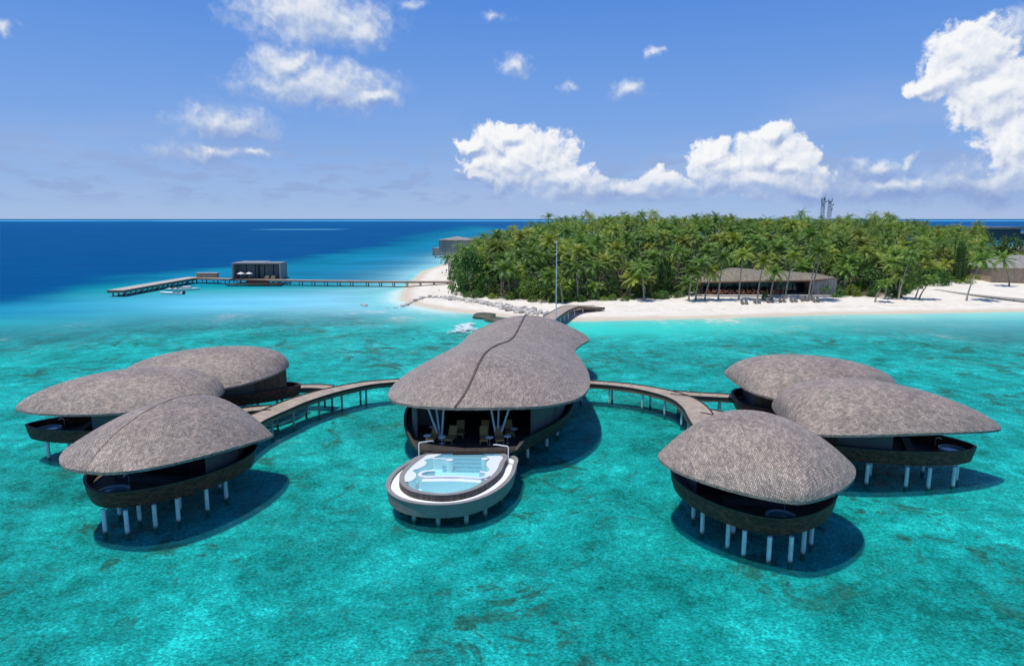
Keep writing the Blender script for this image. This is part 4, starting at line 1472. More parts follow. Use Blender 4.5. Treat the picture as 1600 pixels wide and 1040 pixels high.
# ------------------------------------------------------------------ arrival jetty with pavilion
jr = ribbon('jetty', [(-22, 253.8), (-40, 254.5), (-66, 257.5), (-88, 261), (-108, 265.5), (-124, 269)], 3.4, 2.1, 'long timber jetty reaching from the beach past the grey pavilion', spacing=5.2, kerb=False, fas='fascia', pr=.2, bot=-1.5)
pier = ribbon('pier', [(-126.6, 272), (-127.6, 260), (-128.4, 240), (-128.8, 221)], 5.6, 2.2, 'broad pale landing pier at the far end of the jetty', spacing=3.4, kerb=False, fas='tanedge', pmat='pilewood', pr=.26, bot=-1.5, dmat='paledeck', fh=.9) if 'paledeck' in M else ribbon('pier', [(-126.6, 272), (-127.6, 260), (-128.4, 240), (-128.8, 221)], 5.6, 2.2, 'broad pale landing pier at the far end of the jetty', spacing=3.4, kerb=False, fas='edge', pr=.22, bot=-1.5)
# pavilion
px_, py_ = -99.0, 268.5
pv = empty('pavilion', (px_, py_, 0))
tag(pv, 'boxy grey pavilion with open dark front standing on the jetty', 'pavilion')
O = (px_, py_, 0)
mb = MB(O)
mb.box((px_, py_ - .5, 2.0), (20.5, 9, .3))
mb.build('deck', M['fascia'], pv)
mb = MB(O); mb.box((px_, py_, 8.05), (19, 7.6, .45)); mb.box((px_ - 2, py_ + .3, 8.45), (11, 5.6, .36), 0, .9)
mb.build('roof', M['pvframe'], pv)
for sx in (-1, 1): MB(O).box((px_ + sx * 9.2, py_, 4.98), (.6, 7.6, 5.68)).build('side_wall', M['pvframe'], pv)
mb = MB(O); mb.box((px_, py_ + 2.2, 4.98), (17.78, .3, 5.68)); mb.build('back_wall', M['walldarkm'] if 'walldarkm' in M else M['walldark'], pv)
for k in range(5):
    x = px_ - 7.1 + k * 3.55
    w = MB(O).box((x, py_ + .2, 4.8), (3.2, .08, 5.2)).build('shutter', M['wall2'] if 'wall2' in M else M['walldark'], pv)
mb = MB(O); mb.box((px_ - .4, py_ + .02, 4.7), (.9, .1, 5.0)); mb.build('door', M['rubber'], pv)
for i in range(8):
    for sy in (-3.5, 2.5):
        MB(O).tube([(px_ - 9 + i * 2.6, py_ + sy, -1.6), (px_ - 9 + i * 2.6, py_ + sy, 1.87)], .18, 8).build('pile', M['pilewood'], pv)
# lower landing stage in front
ls = empty('landing_stage', (-97.5, 258.5, 0))
tag(ls, 'low timber landing stage with steps below the pavilion', 'landing stage')
MB((-97.5, 258.5, 0)).box((-97.5, 258.0, .62), (21, 3.2, .3)).build('deck', M['fascia'], ls)
mb = MB((-97.5, 258.5, 0))
for k in range(4): mb.box((-97, 259.75 + k * .3, .9 + k * .3), (9, .32, .3))
mb.build('steps', M['fascia'], ls)
for i in range(7):
    MB((-97.5, 258.5, 0)).tube([(-107 + i * 3.2, 257.2, -1.6), (-107 + i * 3.2, 257.2, .49)], .2, 8).build('pile', M['pilewood'], ls)


def make_parasol(loc, label):
    root = empty('parasol', loc)
    tag(root, label, 'parasol', 'white parasols in front of the jetty pavilion')
    MB().tube([(0, 0, 0), (0, 0, 2.2)], .04, 6).build('pole', M['steel'], root)
    c = MB()
    n = 10
    vs = [(0, 0, 2.6)] + [(1.5 * math.cos(2 * math.pi * k / n), 1.5 * math.sin(2 * math.pi * k / n), 1.95) for k in range(n)]
    c.add(vs, [(0, 1 + k, 1 + (k + 1) % n) for k in range(n)])
    c.build('canopy', M['whitepaint'], root)


make_parasol((-105.0, 264.6, 2.15), 'white parasol before the pavilion, the flatter one nearer the pier')
make_parasol((-102.0, 265.2, 2.15), 'white parasol before the pavilion, the one nearer its black door')
for (x, lb) in ((-95.0, 'small timber seat before the pavilion, nearer the black door'), (-92.6, 'small timber seat at the pavilion corner towards the beach')):
    r_ = empty('seat', (x, 264.6, 2.15)); tag(r_, lb, 'seat')
    MB().box((0, 0, .4), (1.5, 1.3, .4)).build('cushion', M['tanwall'], r_)
    MB().box((0, .6, .75), (1.5, .25, .9)).build('backrest', M['tanwall'], r_)
hut = empty('kiosk', (-120.5, 270.5, 2.1))
tag(hut, 'small tan kiosk where the jetty meets the landing pier', 'kiosk')
MB().box((0, 0, .9), (8, 2.2, 1.8)).build('wall', M['tanwall'], hut)
MB().box((0, 0, 1.87), (8.4, 2.6, .14)).build('roof', M['concrete'], hut)
cr = MB((-124.6, 269.5, 2.22)); cr.box((-124.6, 269.5, 2.9), (2.4, 1.8, 1.3), 0, .85)
tag(cr.build('cargo_box', M['whitepaint']), 'white cargo box on the pier beside the tan kiosk', 'box')
st = MB((-130.6, 219, 0)); st.box((-130.0, 219.0, .5), (5, 3.2, 1.6)); st.box((-130.0, 217.0, .2), (4.2, 1.2, .8))
tag(st.build('mooring_block', M['tanwall']), 'low stone mooring block under the outer end of the pier', 'mooring block')


def boat(loc, rz, L_, W_, label, engine, cabin):
    root = empty('motorboat', loc, rz)
    tag(root, label, 'boat')
    h = MB()
    st = [(-.5, .86, 0), (-.2, 1.0, 0), (.15, .95, .05), (.36, .62, .16), (.5, .04, .3)]
    rows = []
    for t, w, z in st:
        w = w * W_ / 2
        rows.append([Vector((t * L_, -w, .62 + z)), Vector((t * L_, -w * .8, .1)), Vector((t * L_, 0, -.3 + z)), Vector((t * L_, w * .8, .1)), Vector((t * L_, w, .62 + z))])
    h.grid(rows, None, False)
    h.ngon(rows[0])
    h.build('hull', M['whitepaint'], root, True)
    d = MB()
    d.grid([[Vector((t * L_ * .985, -w * W_ / 2 * .93, .60 + z)), Vector((t * L_ * .985, w * W_ / 2 * .93, .60 + z))] for t, w, z in st], None, False)
    d.build('deck', M['whitepaint'], root)
    if cabin:
        c = MB(); c.box((.1 * L_, 0, .95), (L_ * .3, W_ * .55, .7), 0, .75); c.build('cabin', M['whitepaint'], root)
        g_ = MB(); g_.box((.1 * L_, 0, 1.0), (L_ * .29, W_ * .565, .25), 0, .93); g_.build('windscreen', M['glass'], root)
    s = MB()
    for k in (-.32, -.15): s.box((k * L_, 0, .78), (.5, W_ * .7, .35))
    s.build('seat', M['greylounger'], root)
    if engine:
        e = MB()
        for sy in (-.35, .35):
            e.box((-.5 * L_ - .25, sy, .75), (.5, .45, .8), 0, .8); e.box((-.5 * L_ - .25, sy, .1), (.22, .16, .9))
        e.build('outboard_motor', M['rubber'], root)
    return root


boat(at(268, 459.5, 0), R(172), 8.6, 2.6, 'smaller white motorboat with black outboard motors, the nearer of the two by the pier', True, False)
boat(at(287, 453, 0), R(2), 11.5, 3.6, 'larger white motorboat moored right against the pier behind the small one', False, True)
bu = MB(at(324, 452.5, 0)); q_ = at(324, 452.5, 0); bu.box((q_.x, q_.y, .15), (2.6, 1.0, .4), 0, .8)
tag(bu.build('raft', M['whitepaint']), 'small white raft floating between the boats and the landing stage', 'raft')

# lone rock off the beach
def rock_mesh(seed, flat=.7):
    r_ = random.Random(seed)
    import bmesh
    bm = bmesh.new()
    bmesh.ops.create_icosphere(bm, subdivisions=2, radius=.5)
    off = Vector((r_.random() * 50, r_.random() * 50, r_.random() * 50))
    for v in bm.verts:
        n_ = v.co.normalized()
        k = 1 + .55 * mnoise.noise(n_ * 1.3 + off) + .25 * mnoise.noise(n_ * 3.1 + off)
        v.co = Vector((v.co.x * k * 1.15, v.co.y * k, v.co.z * k * flat))
    me = bpy.data.meshes.new('boulder')
    bm.to_mesh(me); bm.free()
    me.materials.append(M['rock'])
    return me


rocks = [rock_mesh(100 + i) for i in range(7)]
BW = [(-35.7, 194.5), (-33.5, 195.5), (-31.6, 198), (-30.2, 206), (-27.0, 213.5), (-20, 209), (-14.5, 203), (-10.5, 199.0), (-3.4, 189.7), (3.4, 181.0), (8.8, 176.0)]
bw_s = spline([(x, y, 0) for x, y in BW], 400)
rr_ = random.Random(3)


def zland(x, y): return float(land_height(np.array([[x]]), np.array([[y]]))[0][0, 0])


for i in range(295):
    t = rr_.random() ** .75
    p = bw_s[int(t * 399)]
    w = .45 + 1.25 * t
    x, y = p.x + rr_.gauss(0, w * .55), p.y + rr_.gauss(0, w * .8)
    s = rr_.uniform(.6, 1.35) * (.8 + .4 * t)
    o = bpy.data.objects.new('boulder', rocks[i % 7])
    o.location = (x, y, max(zland(x, y), -.2) + .2 * s)
    o.rotation_euler = (rr_.uniform(-.3, .3), rr_.uniform(-.3, .3), rr_.random() * 6.3)
    o.scale = (s, s, s)
    link(o)
    tag(o, 'grey coral boulder in the low breakwater along the beach', 'boulder', 'boulders of the breakwater')
for (x, y, s, lb) in [(569, 477.5, 1.3, 'lone dark boulder standing in the shallows off the beach')] :
    p = at(x, y, 0); o = bpy.data.objects.new('boulder', rocks[2]); o.location = (p.x, p.y, .1); o.scale = (s * 1.3, s, s); link(o); tag(o, lb, 'boulder')
for i, (x, y, sx_, sy_, sz_, lb) in enumerate([(756, 494.5, 5.0, 8, 2.6, 'broad mossy boulder awash beside the breaking wave'), (778, 500, 4.5, 7, 2.0, 'smaller mossy boulder awash between the wave and the hall roof')]):
    me = rock_mesh(300 + i, .6); me.materials[0] = M['wetrock']
    p = at(x, y, 0); o = bpy.data.objects.new('boulder', me); o.location = (p.x, p.y, .15); o.scale = (sx_, sy_, sz_); o.rotation_euler = (0, 0, .3); link(o); tag(o, lb, 'boulder')
    me.polygons.foreach_set('use_smooth', [True] * len(me.polygons))

# ------------------------------------------------------------------ buildings on the island
def prism(mb, P, z0, z1):
    n = len(P)
    mb.add([(x, y, z0) for x, y in P] + [(x, y, z1) for x, y in P], [tuple(range(n))[::-1], tuple(n + i for i in range(n))] + [(i, (i + 1) % n, n + (i + 1) % n, n + i) for i in range(n)])


# beach club
cx0, cx1, cy0, cy1 = 58.5, 98.5, 210.5, 222
GZ = zland(78, 210)
club = empty('beach_club', (78, 214, GZ))
tag(club, 'long low beach restaurant with faceted shingle roof and wide dark opening behind leaning palms', 'restaurant')
O = (78, 214, GZ)
mb = MB(O); mb.box((76.5, 212, GZ + .15), (44, 12, .5)); mb.build('terrace', M['concrete'], club)
mb = MB(O)
Z = GZ
F = {'a': (57.0, 208.6, Z + 4.3), 'b': (91.0, 207.2, Z + 5.0), 'c': (98.8, 208.0, Z + 5.6), 'd': (57.6, 223, Z + 5.0), 'e': (66.5, 213.5, Z + 7.6), 'f': (70.5, 219, Z + 7.9), 'g': (84.5, 214.5, Z + 6.5), 'h': (98.6, 222, Z + 5.9)}
K = list(F); V_ = [F[k] for k in K]; ix = {k: i for i, k in enumerate(K)}
fs = [('a', 'b', 'e'), ('b', 'g', 'e'), ('e', 'g', 'f'), ('b', 'c', 'g'), ('a', 'e', 'd'), ('e', 'f', 'd'), ('g', 'c', 'h'), ('g', 'h', 'f'), ('f', 'h', 'd')]
mb.add(V_, [tuple(ix[k] for k in f_) for f_ in fs])
croof = mb.build('roof', M['clubroof'], club)
mb = MB(O)
rim = [F['a'], F['b'], F['c']]
mb.strip([Vector(p) - Vector((0, .02, .01)) for p in rim], [Vector(p) - Vector((0, -.35, .62)) for p in rim])
mb.build('eave_board', M['clubwood'] if 'clubwood' in M else M['fascia'], croof)
mb = MB(O); mb.add([Vector(F['a']) - Vector((0, 0, .6)), Vector(F['b']) - Vector((0, 0, .6)), Vector(F['c']) - Vector((0, 0, .6)), Vector(F['h']) - Vector((0, 0, .6)), Vector(F['d']) - Vector((0, 0, .6))], [(0, 4, 3, 2, 1)])
mb.build('soffit', M['fascia'], croof)
mb = MB(O); mb.box((75, 215.2, Z + 2.3), (33, .4, 4.0)); mb.build('back_wall', M['rubber'], club)
for k in range(9):
    x = 60.5 + k * 3.7
    w = MB(O).box((x + .2, 214.7, Z + 2.2), (3.3, .08, 3.6)).build('window', M['glass'], club)
    MB(O).box((x - 1.62, 214.6, Z + 2.3), (.14, .16, 3.9)).build('frame', M['frame'], w)
mb = MB(O); prism(mb, [(57.4, 209.2), (58.6, 208.9), (60.0, 216), (58.0, 222)], Z, Z + 4.1); mb.build('end_wall', M['fascia'], club)
mb = MB(O)
mb.add([(92.6, 208.2, Z), (98.9, 207.9, Z), (98.9, 221.5, Z), (93.6, 221.5, Z), (91.2, 207.9, Z + 4.7), (98.95, 207.7, Z + 5.25), (98.7, 221.5, Z + 5.6), (93, 221.5, Z + 5.6)],
       [(0, 3, 2, 1), (4, 5, 6, 7), (0, 1, 5, 4), (1, 2, 6, 5), (2, 3, 7, 6), (3, 0, 4, 7)])
mb.build('end_wall', M['roofgrey'], club)
# dining sets on the terrace
dr = empty('dining_set', (0, 0, 0))
tag(dr, 'x', 'dining set')
MB().box((0, 0, .74), (.95, .95, .07)).build('tabletop', M['terracotta'], dr)
MB().box((0, 0, .36), (.12, .12, .7)).build('leg', M['terracotta'], dr)
for sx, sy in ((-.95, 0), (.95, 0), (0, .95)):
    mb = MB(); mb.box((sx, sy, .43), (.5, .5, .1)); mb.box((sx * 1.25, sy * 1.25, .75), (.1 if sx else .5, .1 if sy else .5, .65))
    for ax in (-.2, .2):
        for ay in (-.2, .2): mb.box((sx + ax, sy + ay, .2), (.06, .06, .38))
    mb.build('chair', M['terracotta'], dr)
dx = [1107, 1115, 1126, 1133, 1144, 1153, 1161, 1169, 1181, 1190, 1207, 1215]
for i, x in enumerate(dx):
    p = at(x, 457, GZ + .95)
    o = dr if i == 0 else copy_tree(dr)
    o.location = (p.x, 208.6 if i % 2 else 209.6, GZ + .405)
    o.rotation_euler = (0, 0, rr_.uniform(-.3, .3))
    o.scale = (1.35, 1.35, 1.35)
    tag(o, 'orange timber table with chairs on the restaurant terrace', 'dining set', 'dining sets along the terrace')
# pairs of grey beach loungers
bl0 = None
for k, (x, y) in enumerate([(1163, 473), (1183, 472), (1203, 471), (1222, 470.5), (1240, 470), (1256, 469), (1275, 470)]):
    for j in (-1, 1):
        p = at(x, y, 1.5)
        X, Y = p.x + j * .62, p.y + .15 * j
        if bl0 is None: bl0 = make_lounger(M['greylounger'], M['lframe'], (0, 0, 0), 0); o = bl0
        else: o = copy_tree(bl0)
        o.location = (X, Y, zland(X, Y) - .02)
        o.rotation_euler = (0, 0, R(-8) + rr_.uniform(-.15, .15))
        o.scale = (1.25, 1.25, 1.25)
        tag(o, 'grey beach lounger, one of the pairs on the sand before the restaurant', 'sun lounger', 'paired grey loungers on the beach')

# shingle hut at the right edge
hz = zland(176, 250)
hh = empty('beach_hut', (183, 252, hz))
tag(hh, 'tan-walled hut with hipped grey roof at the right edge of the beach', 'hut')
O = (183, 252, hz)
mb = MB(O); prism(mb, [(172.5, 246), (197, 241), (199, 257), (175, 261)], hz, hz + 5.4); mb.build('wall', M['tanwall'], hh)
mb = MB(O)
mb.add([(171.6, 245.2, hz + 5.2), (198, 239.8, hz + 5.2), (200, 258, hz + 5.4), (174.4, 262, hz + 5.4), (181, 252.8, hz + 9.4), (192, 250.5, hz + 9.4)], [(0, 1, 5, 4), (1, 2, 5), (2, 3, 4, 5), (3, 0, 4), (3, 2, 1, 0)])
mb.build('roof', M['roofgrey'], hh)
ribbon('boardwalk', [(139.8, 225), (142, 214), (147, 203), (156, 194), (172, 188)], lambda t: 1.2 + 3.2 * t, 1.95, 'grey timber boardwalk crossing the sand at the right of the beach', spacing=4, kerb=False, fas='pilewood', fh=.3, zf=lambda t: 2.1 - .5 * t, dmat='deck', bot=-.8)

# stacked villas behind the beach on the far side
O = (-40, 452, 0)
fv = empty('stacked_villa', O)
tag(fv, 'stacked grey shingle villa standing over the far shallows beyond the palms', 'villa')
mb = MB(O); prism(mb, [(-52, 448), (-34, 444), (-30, 462), (-48, 464)], 1.4, 6.4); mb.build('lower_storey', M['roofgrey'], fv)
mb = MB(O); prism(mb, [(-47.5, 446.8), (-27, 442), (-25, 461), (-45, 463)], 6.4, 11.6); mb.build('upper_storey', M['roofgrey'], fv)
mb = MB(O); mb.add([(-48.2, 446, 11.6), (-26.4, 441, 11.6), (-24, 462, 11.6), (-45.6, 464, 11.6), (-36, 453, 13.8)], [(0, 1, 4), (1, 2, 4), (2, 3, 4), (3, 0, 4), (3, 2, 1, 0)]); mb.build('roof', M['roofgrey'], fv)
for x in (-50, -44, -38): MB(O).tube([(x, 449, -3), (x, 449, 1.45)], .4, 8).build('pile', M['pilewood'], fv)
O = (-18, 462, 0)
fv = empty('palm_villa', O)
tag(fv, 'pale sandy-walled villa with flat roof half hidden by palms beside the stacked grey one', 'villa')
mb = MB(O); prism(mb, [(-24, 452), (-4, 450), (-3, 470), (-22, 470)], 1.5, 10.4); mb.build('wall', M['concrete'], fv)
mb = MB(O); prism(mb, [(-24.8, 451.2), (-3.2, 449.2), (-2.2, 470.8), (-22.8, 470.8)], 10.4, 11.1); mb.build('roof', M['roofgrey'], fv)
# dark overwater villas on the far right
for (x0, y0, w_, d_, h_, z_, lb) in [(500, 720, 42, 26, 11, 6, 'dark flat-roofed villa block far off above the sea at the right'), (575, 760, 76, 26, 9, 1.5, 'low dark villa row over the water at the far right edge')]:
    r_ = empty('far_villa', (x0, y0, 0)); tag(r_, lb, 'villa')
    MB().box((0, 0, z_ + h_ * .4), (w_, d_, h_ * .8)).build('wall', M['walldark'], r_)
    MB().box((0, 0, z_ + h_ * .9), (w_ * 1.08, d_ * 1.2, h_ * .2 - .02)).build('roof', M['roofgrey'], r_)
    for k in range(8): MB().tube([(-w_ * .45 + k * w_ * .128, -d_ * .4, -2), (-w_ * .45 + k * w_ * .128, -d_ * .4, z_)], .8, 6).build('pile', M['pilewood'], r_)


# telecom towers
def tower(x, y, ztop, w, label, seed):
    root = empty('radio_tower', (x, y, 4))
    tag(root, label, 'radio tower', 'telecom towers above the palms')
    m_ = MB((x, y, 4))
    H = ztop - 4
    n = int(H / 1.9)
    cor = [(-1, -1), (1, -1), (1, 1), (-1, 1)]
    wid = lambda t: w * (1.25 - .5 * t)
    for a, b in cor:
        m_.tube([(x + a * wid(0), y + b * wid(0), 4), (x + a * wid(1), y + b * wid(1), ztop)], .14, 4)
    for i in range(n):
        t0_, t1_ = i / n, (i + 1) / n
        for k in range(4):
            a0, b0 = cor[k]; a1, b1 = cor[(k + 1) % 4]
            p0 = (x + a0 * wid(t0_), y + b0 * wid(t0_), 4 + t0_ * H); p1 = (x + a1 * wid(t1_), y + b1 * wid(t1_), 4 + t1_ * H)
            m_.tube([p0, p1], .075, 3, False)
            m_.tube([(x + a0 * wid(t1_), y + b0 * wid(t1_), 4 + t1_ * H), p1], .07, 3, False)
    m_.build('lattice', M['towersteel'], root)
    r_ = random.Random(seed)
    for k in range(6):
        a = r_.random() * 6.28; z = ztop - r_.uniform(-1.2, 5.5)
        MB((x, y, 4)).box((x + 1.5 * math.cos(a), y + 1.5 * math.sin(a), z), (.4, .4, 2.3)).build('antenna', M['towersteel'] if k % 2 else M['whitepaint'], root)
    MB((x, y, 4)).tube([(x + 1.2, y - 1.2, ztop - 2), (x + 1.5, y - 1.7, ztop - 2)], .75, 12).build('dish', M['whitepaint'], root)


M['towersteel'] = plain_mat('blue_grey_tower_steel', (0.10, 0.17, 0.22), .5, .1)
tower(206, 460, 38.6, .95, 'lattice radio tower above the palms, the taller and darker of the two', 1)
tower(211.5, 462, 36.6, 1.0, 'lattice radio tower above the palms, the shorter paler one of the two', 2)


# ------------------------------------------------------------------ palms
def crown_mesh(seed, stiff=1.0, big=1.0, nf=23, nl=15):
    r_ = random.Random(seed)
    V, F = [], []
    for f in range(nf):
        az = f * 2.39996 + r_.uniform(-.3, .3)
        rank = f / nf
        el0 = R(72 - 100 * rank + r_.uniform(-10, 10))
        Lf = big * r_.uniform(4.3, 5.6) * (.72 + .28 * min(1, rank * 3))
        droop = R(62 + 30 * rank) * r_.uniform(.8, 1.2) / stiff
        # wind from one side bends every frond a little
        pts = [Vector((0, 0, 0))]
        n = 9
        azz = az
        for i in range(n):
            t = i / n
            e = el0 - droop * t ** 1.25
            d = Vector((math.cos(azz) * math.cos(e), math.sin(azz) * math.cos(e), math.sin(e)))
            d += Vector((.12, .05, 0)) * t
            pts.append(pts[-1] + d.normalized() * Lf / n)
        up = Vector((0, 0, 1))
        # rachis
        for i in range(n):
            a, b = pts[i], pts[i + 1]
            t = (b - a).normalized()
            s = t.cross(up)
            if s.length < .05: s = Vector((math.sin(azz), -math.cos(azz), 0))
            s.normalize()
            wd = .07 * (1 - i / n) + .02
            k = len(V)
            V += [a - s * wd, a + s * wd, b + s * wd * .8, b - s * wd * .8]
            F.append((k, k + 1, k + 2, k + 3))
        for i in range(nl):
            t = (i + 1.5) / (nl + 1.2)
            q = t * n
            j = min(int(q), n - 1)
            p = pts[j].lerp(pts[j + 1], q - j)
            tg = (pts[j + 1] - pts[j]).normalized()
            s = tg.cross(up)
            if s.length < .05: s = Vector((math.sin(azz), -math.cos(azz), 0))
            s.normalize()
            nrm = s.cross(tg)
            ll = big * 1.02 * (math.sin(math.pi * (.12 + .83 * t)) ** .7) * r_.uniform(.85, 1.1)
            for sg in (-1, 1):
                d = (s * sg * .95 + tg * .55 - Vector((0, 0, .30 + .35 * r_.random())) + nrm * .12).normalized()
                wv = (tg - d * tg.dot(d)).normalized() * (.10 * big + .012)
                m1 = p + d * ll * .55 + Vector((0, 0, .02)); tip = p + d * ll - Vector((0, 0, .16 * ll))
                k = len(V)
                V += [p - wv * .6, p + wv * .6, m1 + wv, m1 - wv, tip]
                F += [(k, k + 1, k + 2, k + 3), (k + 3, k + 2, k + 4)]
    me = bpy.data.meshes.new('crown')
    me.from_pydata([tuple(v) for v in V], [], F)
    me.materials.append(M['palmleaf'])
    return me


def trunk_mesh(H, lean, az, seed):
    r_ = random.Random(seed)
    pts, rad = [], []
    n = 9
    for i in range(n + 1):
        t = i / n
        k = lean * (t ** 1.5 if r_.random() < 2 else t)
        pts.append(Vector((math.cos(az) * k, math.sin(az) * k, H * t - (.4 if i == 0 else 0))))
        rad.append(.26 * (1 - .55 * t) + (.14 if i == 0 else 0))
    mb = MB(); mb.tube(pts, rad, 7)
    return mb.mesh('trunk', M['bark'], True), pts[-1]


CROWNS = [crown_mesh(10 + i, stiff=(.85, 1.0, 1.2)[i % 3], nf=(21, 24, 26)[i % 3]) for i in range(8)]
TR = []
for i in range(9):
    TR.append(trunk_mesh(14.0, rr_.uniform(.3, 3.2), rr_.random() * 6.28, i))


def palm(x, y, h, tr=None, cr=None, s=1.0, rz=None, label=None, group=None, ground=None):
    tm, tp = TR[rr_.randrange(9)] if tr is None else tr
    root = empty('palm_tree', (x, y, zland(x, y) if ground is None else ground), rr_.random() * 6.28 if rz is None else rz)
    t = bpy.data.objects.new('trunk', tm); link(t, root)
    k = h / 14.0
    t.scale = (1, 1, k)
    c = bpy.data.objects.new('crown', CROWNS[rr_.randrange(8)] if cr is None else cr); link(c, root)
    c.location = (tp.x, tp.y, tp.z * k - .1)
    c.scale = (s, s, s * rr_.uniform(.85, 1.1))
    c.rotation_euler = (rr_.uniform(-.12, .12), rr_.uniform(-.12, .12), rr_.random() * 6.28)
    tag(root, label or 'green coconut palm standing in the dense island grove', 'palm tree', group or 'coconut palms of the island grove')
    return root


def S_(*a, **k): return a, k


SHRUBS = [
    S_(733, 462, 62, 66, ('C', 0), 'large dense dark green tree at the corner of the grove beside the jetty', name='broadleaf_tree', cat='tree', group='broad-leaved trees'),
    S_(716, 440, 34, 42, ('C', 1), 'dense dark green tree behind the clipped one, where the jetty disappears', name='broadleaf_tree', cat='tree', group='broad-leaved trees'),
    S_(763, 464, 40, 29, ('C', 1), 'round bright green shrub on the sand beside the large clipped tree'),
    S_(826, 468, 44, 36, ('C', 2), 'broad green shrub beside the blue-white panel at the edge of the grove'),
    S_(803, 467, 20, 16, ('C', 3), 'small green shrub to the left of the blue-white panel'),
    S_(884, 470, 20, 18, ('C', 0), 'low round shrub at the landward end of the footbridge'),
    S_(958, 466, 24, 33, ('C', 1), 'upright yellow-green shrub between the footbridge and the restaurant'),
    S_(1040, 460, 34, 60, ('C', 2), 'tall leafy tree before the restaurant on the grove side', name='broadleaf_tree', cat='tree', group='broad-leaved trees'),
    S_(1304, 465, 46, 22, ('C', 3), 'low spreading green shrub at the far end of the restaurant'),
    S_(1337, 464, 26, 17, ('Y', 0), 'small lime-coloured shrub beside the low spreading one'),
    S_(1372, 456, 60, 34, ('C', 0), 'wide green shrub behind the small palms on the open sand'),
    S_(1418, 452, 60, 44, ('C', 1), 'tall mid-green shrub behind the tall pale-trunked palm'),
    S_(1470, 446, 56, 26, ('C', 2), 'rounded olive shrub bank behind the close pair of small palms'),
    S_(1505, 442, 60, 8, ('Y', 1), 'strip of low lime-green plants in front of the dark casuarinas'),
    S_(1530, 436, 30, 6, ('Y', 0), 'low lime plants beside the hut wall'),
    S_(1198, 470, 14, 11, ('C', 3), 'small leafy sapling on the sand between two pairs of loungers'),
    S_(1446, 425, 66, 50, ('C', 3), 'tall feathery mid-green tree right of the tall pale-trunked palm', name='broadleaf_tree', cat='tree', group='broad-leaved trees'),
    S_(1545, 395, 40, 30, ('C', 1), 'pale green bushy tree above the hut beside the far sea', name='broadleaf_tree', cat='tree', group='broad-leaved trees'),
    S_(1590, 405, 46, 34, ('C', 2), 'dark green bushy tree behind the hut at the edge of the photo', name='broadleaf_tree', cat='tree', group='broad-leaved trees'),
    S_(1502, 440, 20, 60, ('C', 0), 'narrow dark casuarina tree at the end of the grove', name='broadleaf_tree', cat='tree', group='broad-leaved trees'),
]
KEEP = []
for a_, k_ in SHRUBS:
    p = at(a_[0], a_[1], 1.8)
    KEEP.append((p.x, p.y + a_[2] * p.y / FPX * .3, a_[2] * p.y / FPX * .5))

# grove positions
cand = []
grid = {}
fx = np.array([[0.0]])
tries = 0
pr_ = random.Random(21)
Xr = np.array([pr_.uniform(-36, 440) for _ in range(60000)]); Yr = np.array([pr_.uniform(194, 600) for _ in range(60000)])
FD = sdist(Xr, Yr, FOREST)
for x, y, fd in zip(Xr, Yr, FD):
    if fd < 0.5: continue
    if x > .672 * y + 4 and y > 268: continue
    if x > .80 * y + 12: continue
    if 54 < x < 103 and 203 < y < 226: continue
    if any(abs(x - kx * y / ky) < kr + 1.2 and y < ky + kr + 1.5 and fd < 26 for kx, ky, kr in KEEP if ky < 228): continue
    if 166 < x < 204 and 236 < y < 266: continue
    if -56 < x < -1 and 438 < y < 474: continue
    sp_ = (4.4 if fd < 16 else 5.6) if y < 300 else (7.2 if y < 420 else 9.5)
    ok = True
    gx, gy = int(x // 10), int(y // 10)
    for i in (-1, 0, 1):
        for j in (-1, 0, 1):
            for (a, b) in grid.get((gx + i, gy + j), ()):
                if (a - x) ** 2 + (b - y) ** 2 < sp_ * sp_: ok = False; break
            if not ok: break
        if not ok: break
    if not ok: continue
    grid.setdefault((gx, gy), []).append((x, y))
    cand.append((x, y, fd))
cand.sort(key=lambda q: math.hypot(q[0], q[1]))
rest = []
n_ind = 0


def palm_h(x, y, fd):
    h = 3.6 + 6.5 * float(ss(fd, 0, 22)) + 5.0 * float(ss(fd, 15, 80)) + pr_.uniform(-2.0, 3.2)
    if fd < 14 and pr_.random() < .35: h += 4.5
    if -20 < x < 110 and y > 280: h += 1.5 * float(ss(y, 280, 360))
    if 10 < x < 70 and y > 320: h += 2.0
    if x > 150: h -= 0.3
    if x > 230: h -= 0.8
    if x > .6 * y: h = h * .8
    if pr_.random() < .15: h += pr_.uniform(2.0, 4.6)
    return max(h, 3.2)


for (x, y, fd) in cand:
    if n_ind < 268:
        palm(x, y, palm_h(x, y, fd), s=pr_.uniform(.82, 1.12))
        n_ind += 1
    else:
        rest.append((x, y, fd))

